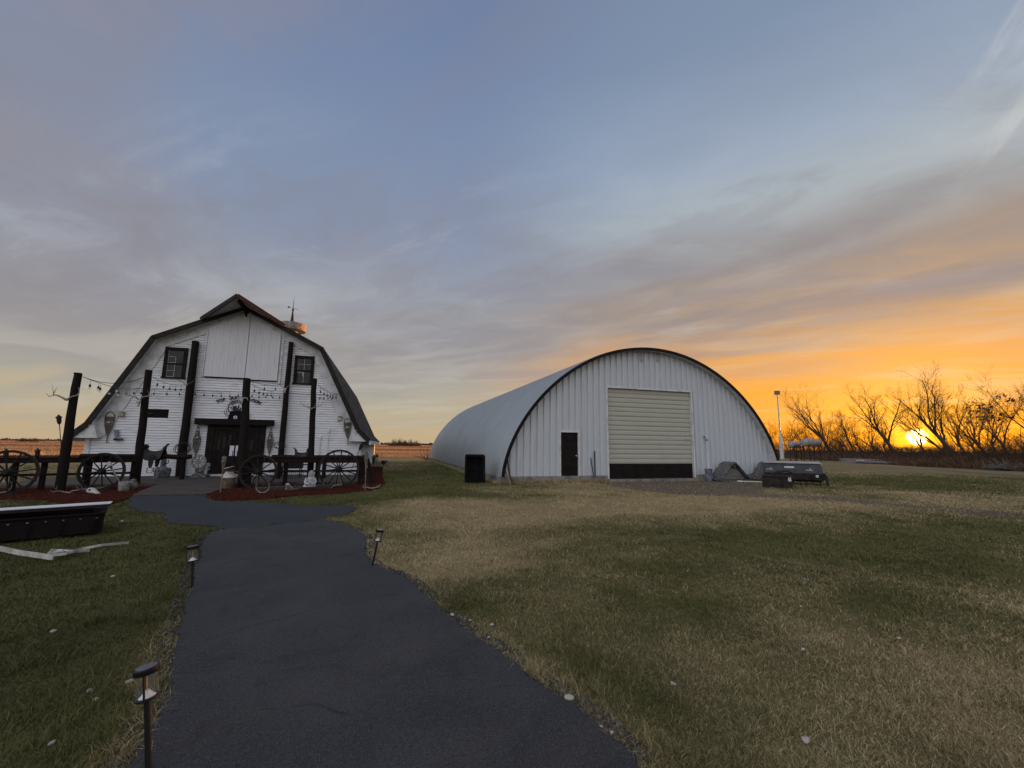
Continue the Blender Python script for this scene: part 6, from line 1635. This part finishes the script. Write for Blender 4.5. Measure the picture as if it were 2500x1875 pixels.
def seeder():
    a, b = gp(1868, 1178), gp(2010, 1188); a = dp(1868, 1178, 18.6); a.z = 0; b = dp(2012, 1188, 17.7); b.z = 0
    d = b-a; L = d.length; o = thing('seeder_box', 'long charcoal implement box with a sloped lid and pale stickers', 'implement', a, ang_of(d))
    z = .20
    sec = [(.0, .02), (-.06, .30), (.02, .60), (.08, .67), (.62, .73), (.68, .25), (.55, .0)]          # (y,z) cross section
    m = MB(); vs = [(0, y, z+q) for y, q in sec]+[(L, y, z+q) for y, q in sec]; k = len(sec)
    m.add(vs, [tuple(range(k)), tuple(range(2*k-1, k-1, -1))]+[(i, i+k, (i+1) % k+k, (i+1) % k) for i in range(k)]); m.build('hopper', M['seeder'], o, bevel=.02)
    m = MB(); m.add([(.0, -.015, z+.03), (L, -.015, z+.03), (L, -.068, z+.285), (0, -.068, z+.285), (0, .01, z+.03), (L, .01, z+.03), (L, -.05, z+.29), (0, -.05, z+.29)], [(0,1,2,3),(4,7,6,5),(0,4,5,1),(1,5,6,2),(2,6,7,3),(3,7,4,0)]); m.build('lower_panel', M['seeder_low'], o)
    m = MB(); m.add([(-.01, .06, z+.685), (L+.01, .06, z+.685), (L+.01, .63, z+.74), (-.01, .63, z+.74), (-.01, .06, z+.71), (L+.01, .06, z+.71), (L+.01, .63, z+.775), (-.01, .63, z+.775)], [(0,3,2,1),(4,5,6,7),(0,1,5,4),(1,2,6,5),(2,3,7,6),(3,0,4,7)]); m.build('lid', M['grey_lid'], o, bevel=.01)
    def stick(x0, x1, q0, q1, pt=None):                 # stickers on the upper sloped face
        f = lambda q: -.06+(.08)*(q-.30)/.30-.004
        s = MB(); s.add([(x0, f(q0), z+q0), (x1, f(q0), z+q0), (x1, f(q1), z+q1), (x0, f(q1), z+q1)], [(0, 1, 2, 3)]); return s
    stick(L*.36, L*.53, .50, .565).build('label_strip', M['sticker'], o)
    for x in (.10, .78):
        stick(L*x-.12, L*x+.12, .41, .445).build('logo_line', M['grey_lid'], o)
        s = MB(); q = .485; s.lathe([(.035, -.002), (.035, .002)], 10, axis='y', c=(L*x+.03, -.06+.08*(q-.3)/.3-.006, z+q)); s.build('logo_dot', M['grey_lid'], o)
    s = MB(); s.add([(L+.004, .10, z+.52), (L+.004, .30, z+.50), (L+.004, .30, z+.62), (L+.004, .10, z+.64)], [(0, 1, 2, 3)]); s.build('end_sticker', M['sticker'], o)
    s = MB(); s.bx(L-.26, L-.16, -.06, -.046, z+.14, z+.24); s.build('warning_label', M['sticker'], o)
    m = MB(); m.bar((0, .25, z-.02), (L, .25, z-.02), .10, .10); m.build('frame_tube', M['seeder_low'], o)
    for i in range(9):
        x = .1+i*(L-.25)/8; s = MB(); s.tube(spline([(x, .2, z), (x+.02, .0, z-.08), (x+.02, -.05, .06), (x+.05, .0, -.01)], 4), .022, 6); s.build('tine', M['iron'], o)
    m = MB(); m.tube(spline([(L+.02, .35, z+.30), (L+.14, .30, z+.20), (L+.18, .20, .05), (L+.19, .15, -.01)], 4), .05, 8); m.bx(L+.02, L+.12, .1, .5, z+.02, z+.2); m.build('end_bracket', M['iron'], o, bevel=.01)
    # low dark attachment standing in front
    a2 = dp(1862, 1187, 16.9); a2.z = 0; b2 = dp(1934, 1193, 16.3); b2.z = 0; d2 = b2-a2; L2 = d2.length
    o2 = thing('implement_bucket', 'low dark brown bucket attachment in front of the charcoal seeder box', 'implement', a2, ang_of(d2))
    m = MB(); m.add([(0, 0, 0), (L2, 0, 0), (L2, -.04, .42), (0, -.04, .42), (0, .34, .02), (L2, .34, .02), (L2, .36, .48), (0, .36, .48)], [(0,1,2,3),(4,7,6,5),(0,4,5,1),(1,5,6,2),(2,6,7,3),(3,7,4,0)]); m.build('shell', M['seeder_low'], o2, bevel=.012)
    for x in (.02, .30, .70, .98): m = MB(); m.add([(x*L2-.02, -.012, .01), (x*L2+.02, -.012, .01), (x*L2+.02, -.060, .41), (x*L2-.02, -.060, .41), (x*L2-.02, .0, .01), (x*L2+.02, .0, .01), (x*L2+.02, -.03, .41), (x*L2-.02, -.03, .41)], [(0,1,2,3),(4,7,6,5),(0,4,5,1),(1,5,6,2),(2,6,7,3),(3,7,4,0)]); m.build('rib', M['seeder_low'], o2)
    m = MB(); m.bx(L2-.10, L2-.0, -.065, -.042, .28, .42); m.build('sticker', M['sticker'], o2)
    m = MB(); m.bar((.02, -.02, .45), (L2-.02, -.02, .45), .10, .05); m.build('top_edge', M['iron'], o2, bevel=.008)
    m = MB(); m.bar((L2*.35, .15, .5), (L2*.6, .25, .62), .10, .12); m.tube(spline([(L2*.55, .2, .56), (L2*.8, .2, .66), (L2*1.1, .3, .55)], 5), .035, 7); m.lathe([(.05, -.06), (.06, 0), (.05, .06)], 10, axis='y', c=(L2*.7, .15, .55)); m.build('hitch_arm', M['iron'], o2, bevel=.006)
seeder()
def white_plank():
    a, b = gp(1800, 1177), gp(1868, 1179); o = thing('white_board', 'thin white board lying on the ground before the rubber tracks', 'board', a, ang_of(b-a))
    m = MB(); m.bx(0, (b-a).length, -.05, .05, .02, .06); m.build('plank', M['white_metal'], o, bevel=.004)
    m = MB(); m.bx(.02, .22, .06, .16, .02, .07); m.build('end_block', M['bone'], o, bevel=.01)
white_plank()

# ------------------------------------------------------------------ yard pole, tanks, lumber, slash pile
def yard_pole():
    b = dp(1910, 1121, 62); b.z = 0; t = dp(1896, 957, 62); H = t.z; o = thing('yard_light', 'tall white yard light pole with floodlights right of the shed', 'light pole', b, -.4)
    m = MB(); m.tube([(0, 0, 0), (0, 0, H*.33)], .26, 14); m.tube([(0, 0, H*.33), (0, 0, H*.62), (0, 0, H-.4)], [.13, .10, .08], 12); m.build('pole', M['pole'], o, smooth=True)
    m = MB(); m.bar((-.34, 0, H-.35), (.34, 0, H-.35), .10, .10); m.build('crossarm', M['iron'], o)
    for x in (-.19, .19): m = MB(); m.bx(x-.17, x+.17, -.20, .16, H-.30, H+.18); m.tube([(x, 0, H-.4), (x, 0, H-.2)], .05, 6); m.build('floodlight', M['bucket_grey'], o, bevel=.03)
yard_pole()
def tank(p0, p1, Y, rad, label, legs_h):
    a, b = dp(*p0, Y), dp(*p1, Y+2.4); o = thing('fuel_tank', label, 'tank', Vector((a.x, a.y, 0)), ang_of(b-a), 'fuel tanks on stands'); L = Vector((b.x-a.x, b.y-a.y, 0)).length; z = a.z
    m = MB(); m.lathe([(.02, -.10), (rad*.6, -.07), (rad*.95, 0), (rad, .05), (rad, L-.05), (rad*.95, L), (rad*.6, L+.07), (.02, L+.10)], 24, axis='x', c=(0, 0, z)); m.build('vessel', M['tank'], o, smooth=True)
    m = MB(); m.tube([(L*.2, 0, z+rad*.98), (L*.2, 0, z+rad+.14)], .10, 8); m.tube([(L*.6, 0, z+rad*.98), (L*.6, 0, z+rad+.10)], .06, 8); m.build('filler_cap', M['tank'], o)
    for x in (.15*L, .85*L):
        for y in (-.5, .5): m = MB(); m.bar((x, y*rad*1.5, 0), (x, y*rad*1.1, z-rad*.72), .09, .09); m.build('leg', M['iron'], o)
        m = MB(); m.bar((x, -rad*.9, z-rad*.86), (x, rad*.9, z-rad*.86), .10, .14); m.build('cradle', M['iron'], o)
    m = MB(); m.bar((.15*L, -rad*.6, .3), (.85*L, -rad*.6, z-rad), .05, .05, (0, 1, 0)); m.build('brace', M['iron'], o)
tank((1962, 1080), (1998, 1083), 52, .47, 'larger pale fuel tank on a stand before the bare trees', 1)
tank((1930, 1085.5), (1952, 1087), 53, .36, 'smaller pale fuel tank on a stand nearest the light pole', 1)
def lumber():
    for k, (p0, p1, h, lab) in enumerate((((2062, 1121), (2160, 1122), .45, 'low grey stack of boards at the foot of the bank'), ((2100, 1117), (2200, 1122), .30, 'second low stack of grey sheets at the foot of the bank'))):
        a, b = dp(*p0, 51-k*3), dp(*p1, 47-k*3); a.z = b.z = 0; d = b-a; o = thing('lumber_stack', lab, 'lumber', a, ang_of(d), 'stacks at the foot of the bank'); rr = random.Random(k)
        for j in range(5):
            m = MB(); z = j*h/5; m.bx(rr.uniform(-.4, .3), d.length+rr.uniform(-.4, .4), -.7+rr.uniform(-.2, .2), .6, z, z+h/5-.01); m.build('board_layer', M['lumber'], o)
        if k == 0: m = MB(); m.bx(d.length*.45, d.length*.62, -.95, -.75, h*.3, h*.75); m.build('white_offcut', M['white_metal'], o)
lumber()
def slash():
    c = dp(2455, 1135, 33.5); c.z = .1; o = thing('brush_pile', 'pile of grey cut branches at the foot of the bank near the right edge', 'brush pile', c, 0); rr = random.Random(12); S = []
    for k in range(150):
        p = Vector((rr.gauss(0, 1.1), rr.gauss(0, .5), .1+abs(rr.gauss(0, .2)))); d = Vector((rr.gauss(0, 1), rr.gauss(0, .4), rr.gauss(.1, .22))).normalized(); L = .7+rr.random()*1.3; r_ = .02+.025*rr.random()
        q = p+d*L; q.z = max(.05, q.z); S.append((*p, r_, *q, r_*.5))
    twig_tubes([tuple(v*.55 for v in q) for q in S], 'branches', mat('grey_dead_wood', (0.17, 0.15, 0.14), .9, var=.3, scale=4), o, 5)
slash()

# ------------------------------------------------------------------ rusty trough with white lid at the left
def trough():
    o = thing('steel_trough', 'big rusty black steel trough at the left edge with a row of rivets', 'trough', (0, 0, 0), 0)
    a = gp(246, 1308); a = Vector((a.x, a.y, 0)); b = gp(-210, 1352); b.z = 0; d = (a-b).normalized(); nrm = Vector((-d.y, d.x, 0))
    a = a+nrm*.05; b = a-d*2.6; o.location = b; o.rotation_euler = (0, 0, ang_of(d)); L = 2.6; W = .90; H = .34
    m = MB(); n = 12; prof = []
    base = [(0, 0), (L-.10, 0), (L-.02, .08), (L, .2), (L, W-.2), (L-.02, W-.08), (L-.10, W), (0, W)]
    top = [(-.02, -.008), (L-.09, -.008), (L-.01, .075), (L+.012, .2), (L+.012, W-.2), (L-.01, W-.075), (L-.09, W+.008), (-.02, W+.008)]
    k = len(base); z = [0.05, H]
    vs = [(x, y, .05) for x, y in base]+[(x, y, H) for x, y in top]+[(x*(1-.03)+.02, y*(.92)+.04, H-.002) for x, y in top]+[(x*(.96)+.02, y*.92+.04, .09) for x, y in base]
    fs = [tuple(range(k))[::-1]]
    for i in range(k):
        j = (i+1) % k; fs += [(i, j, j+k, i+k), (i+k, j+k, j+2*k, i+2*k), (i+2*k, j+2*k, j+3*k, i+3*k)]
    fs.append(tuple(range(3*k, 4*k))); m.add(vs, fs); m.build('shell', M['trough'], o)
    m = MB()
    pts = [(-.02, -.035, H)]+[(x, y-.005, H) for x, y in top[1:-1]]+[(-.02, W+.035, H)]; m.tube(pts, .016, 6); m.build('rolled_rim', M['trough'], o, smooth=True)
    for i in range(14): m = MB(); m.ell((.12+i*.185, -.032, H-.06), (.016, .010, .012), 8, 5); m.build('rivet', M['rubber'], o, smooth=True)
    for i in range(7): x = .35+i*.34; m = MB(); m.bar((x+.08, -.012, .07), (x+.11, -.030, H-.10), .02, .012, (0, 1, 0)); m.build('side_rib', M['trough'], o)
    # lid board
    p0, p1 = dp(268, 1229, 7.42), dp(-130, 1254, 6.36); dd = p1-p0
    lid = thing('white_lid_board', 'long white board with dark edge laid over the trough as a lid', 'board', p0, 0)
    ax = dd.normalized(); sd = Vector((0, 0, 1)).cross(ax).normalized(); up = ax.cross(sd)*-1
    if up.z < 0: up = -up
    if sd.y < 0: sd = -sd
    LL = dd.length; q = lambda u, v, w: ax*u+sd*v+Vector((0, 0, w))
    def plate(u0, u1, v0, v1, w0, w1): 
        m = MB(); return m.add([q(u0, v0, w0), q(u1, v0, w0), q(u1, v1, w0), q(u0, v1, w0), q(u0, v0, w1), q(u1, v0, w1), q(u1, v1, w1), q(u0, v1, w1)], [(0,3,2,1),(4,5,6,7),(0,1,5,4),(1,2,6,5),(2,3,7,6),(3,0,4,7)])
    plate(0, LL, -.02, .27, -.055, -.006).build('core', M['black'], lid); plate(-.01, LL, -.025, .28, -.005, .006).build('white_sheet', M['white_metal'], lid)
    # bent white trim lying on the grass
    for pts, lab, wd in (([(-60, 1340), (0, 1339), (45, 1349), (128, 1361)], 'wide bent white metal strip along the foot of the trough', .06), ([(128, 1356), (160, 1352), (200, 1340), (245, 1331), (313, 1325)], 'narrow bent white metal strip pointing right of the trough', .03)):
        g = [gp(x, y, .05+.03*(i % 2)) for i, (x, y) in enumerate(pts)]; t = thing('bent_metal_strip', lab, 'metal strip', (g[0].x, g[0].y, 0), 0, 'bent metal strips by the trough'); m = MB()
        for p, r_ in zip(g[:-1], g[1:]):
            p2, r2 = p-Vector((g[0].x, g[0].y, 0)), r_-Vector((g[0].x, g[0].y, 0)); m.bar(p2, r2+(r2-p2)*.01, .015, wd, (0, 0, 1))
        m.build('strip', M['bent_trim'], t)
    p = gp(150, 1355, .0); t = thing('folded_metal_scrap', 'small folded scrap of pale metal beside the bent strips', 'scrap', p, .3); m = MB()
    m.add([(-.16, 0, .01), (.12, .02, .02), (.12, .10, .03), (-.10, .10, .06), (-.12, .02, .08)], [(0, 1, 2, 3), (0, 3, 4)]); m.bar((-.15, .01, .03), (.32, -.05, .05), .012, .03); so = m.build('sheet', M['bent_trim'], t); s_ = so.modifiers.new('t', 'SOLIDIFY'); s_.thickness = .006
trough()

# ------------------------------------------------------------------ solar path lamps
def solar(p, H, tilt, rz, label, s=1.0, ups=(.75, 2.32, 3.89, 5.46)):
    o = thing('solar_path_lamp', label, 'garden lamp', p, rz, 'solar lamps along the path'); o.rotation_euler = (Vector((0, 0, 1)).rotation_difference(tilt).to_matrix() @ Matrix.Rotation(rz, 3, 'Z')).to_euler()
    r = .046*s; zb = H-.135*s; zt = H-.026*s
    m = MB(); m.tube([(0, 0, -.03), (0, 0, zb)], .0125, 10); m.build('stake', M['black'], o, smooth=True)
    m = MB(); m.lathe([(.012, zb-.012), (r*.9, zb-.004), (r*1.04, zb), (r*1.04, zb+.006), (r*.8, zb+.008)], 28); m.build('base_dish', M['black'], o, smooth=True)
    m = MB(); m.lathe([(r*.72, zb+.008), (r*.5, zb+.016), (.014, zb+.028), (.012, zb+.034)], 24); m.build('reflector', M['reflector'], o, smooth=True)
    m = MB(); m.lathe([(r*.96, zb+.007), (r*.96, zt), (r*.93, zt), (r*.93, zb+.0071)], 32); m.f = m.f[:-2]; m.build('glass_cylinder', M['clear'], o, smooth=True)
    m = MB(); m.tube([(0, 0, zb+.03), (0, 0, zt-.01)], .0032, 6); m.build('filament', M['amber'], o)
    for a in ups:
        m = MB(); x, y = math.cos(a)*r*1.01, math.sin(a)*r*1.01; m.bar((x, y, zb), (x, y, zt+.004), .007, .007, (0, 1, 0)); m.build('upright', M['black'], o)
    m = MB(); m.lathe([(r*1.02, zt), (r*1.08, zt+.004), (r*1.08, H-.003), (r*1.02, H), (.01, H)], 32); cap = m.build('cap', M['black'], o, smooth=True)
    m = MB(); m.lathe([(r*.9, H+.0008), (r*.88, H+.003), (.004, H+.0032)], 28); m.build('solar_cell', M['solar'], cap)
b1 = gp(362, 1890); t1 = dp(358, 1628, b1.y); d1 = t1-b1
solar(b1, d1.length, d1, .2, 'nearest solar path lamp at the lower left edge of the asphalt', 1.0, (-1.30, 2.15))
b1 = gp(469, 1438); t1 = dp(471, 1333, b1.y); d1 = t1-b1
solar(b1, d1.length, d1, .6, 'solar path lamp on the left edge halfway up the path', 1.1, (-.05, 3.05))
b1 = gp(908, 1386); t1 = dp(928, 1293, b1.y); d1 = t1-b1
solar(b1, d1.length, d1, .1, 'tilted solar path lamp alone on the right edge of the path', 1.0)

# ------------------------------------------------------------------ pale stones and leaves on the lawn
def stones():
    rr = random.Random(17)
    big = [((1390, 1715), .042, 'largest pale flat stone on the right edge of the path'), ((1466, 1785), .022, 'pale round stone near the lower right path edge'), ((1494, 1797), .018, 'small white oval stone near the lower right path edge'), ((1967, 1818), .034, 'pointed pale stone alone in the grass at the lower right'), ((1104, 1507), .030, 'white stone on the right path edge in the green patch'), ((1148, 1520), .018, 'tiny pale stone beside the green patch'), ((1201, 1531), .024, 'pale stone in the grass right of the green patch'), ((1193, 1562), .02, 'pale stone close to the path edge below the green patch'),
           ((217, 1697), .030, 'larger of two pale stones left of the nearest lamp'), ((233, 1716), .024, 'smaller of two pale stones left of the nearest lamp'), ((315, 1673), .030, 'pale stone directly beside the nearest lamp head'), ((129, 1548), .032, 'flat pale stone in the left lawn'), ((275, 1412), .03, 'pale flake on the lawn below the trough end'), ((297, 1276), .045, 'pale flake on the lawn right of the trough'), ((125, 1824), .022, 'pale stone in the lower left corner of the lawn')]
    for (px, r_, lab) in [(a, b*.72, c) for a, b, c in big]:
        p = gp(*px); o = None; m = MB(); m.ell((0, 0, r_*.45), (r_, r_*.75, r_*.55), 10, 7)
        m.v = [(x*(1+rr.gauss(0, .10)), y*(1+rr.gauss(0, .10)), z*(1+rr.gauss(0, .08))) for x, y, z in m.v]
        o = m.build('stone', M['pebble'], None, smooth=True, loc=(p.x, p.y, .012), rz=rr.random()*6); tag(o, lab, 'stone', 'pale stones on the lawn')
    k = 45; r = np.random.default_rng(5); az = (r.random(k)-.5)*2*R(55); d = np.exp(r.random(k)*math.log(9))*2; x, y = d*np.sin(az), d*np.cos(az)
    ok = ~inpoly(x, y, path_low); co, tr = [], []
    for a, b in zip(x[ok], y[ok]):
        s = rr.uniform(.012, .03); i = len(co); t = rr.random()*6
        for j in range(4): co.append((a+s*math.cos(t+j*PI/2)*(1 if j % 2 else .6), b+s*math.sin(t+j*PI/2)*(1 if j % 2 else .6), .028+rr.random()*.015))
        tr += [(i, i+1, i+2), (i, i+2, i+3)]
    stuff(np_mesh('fallen_leaves', co, None, tr, M['pebble']), 'small pale fallen leaves sprinkled over the lawn', 'leaves')
stones()
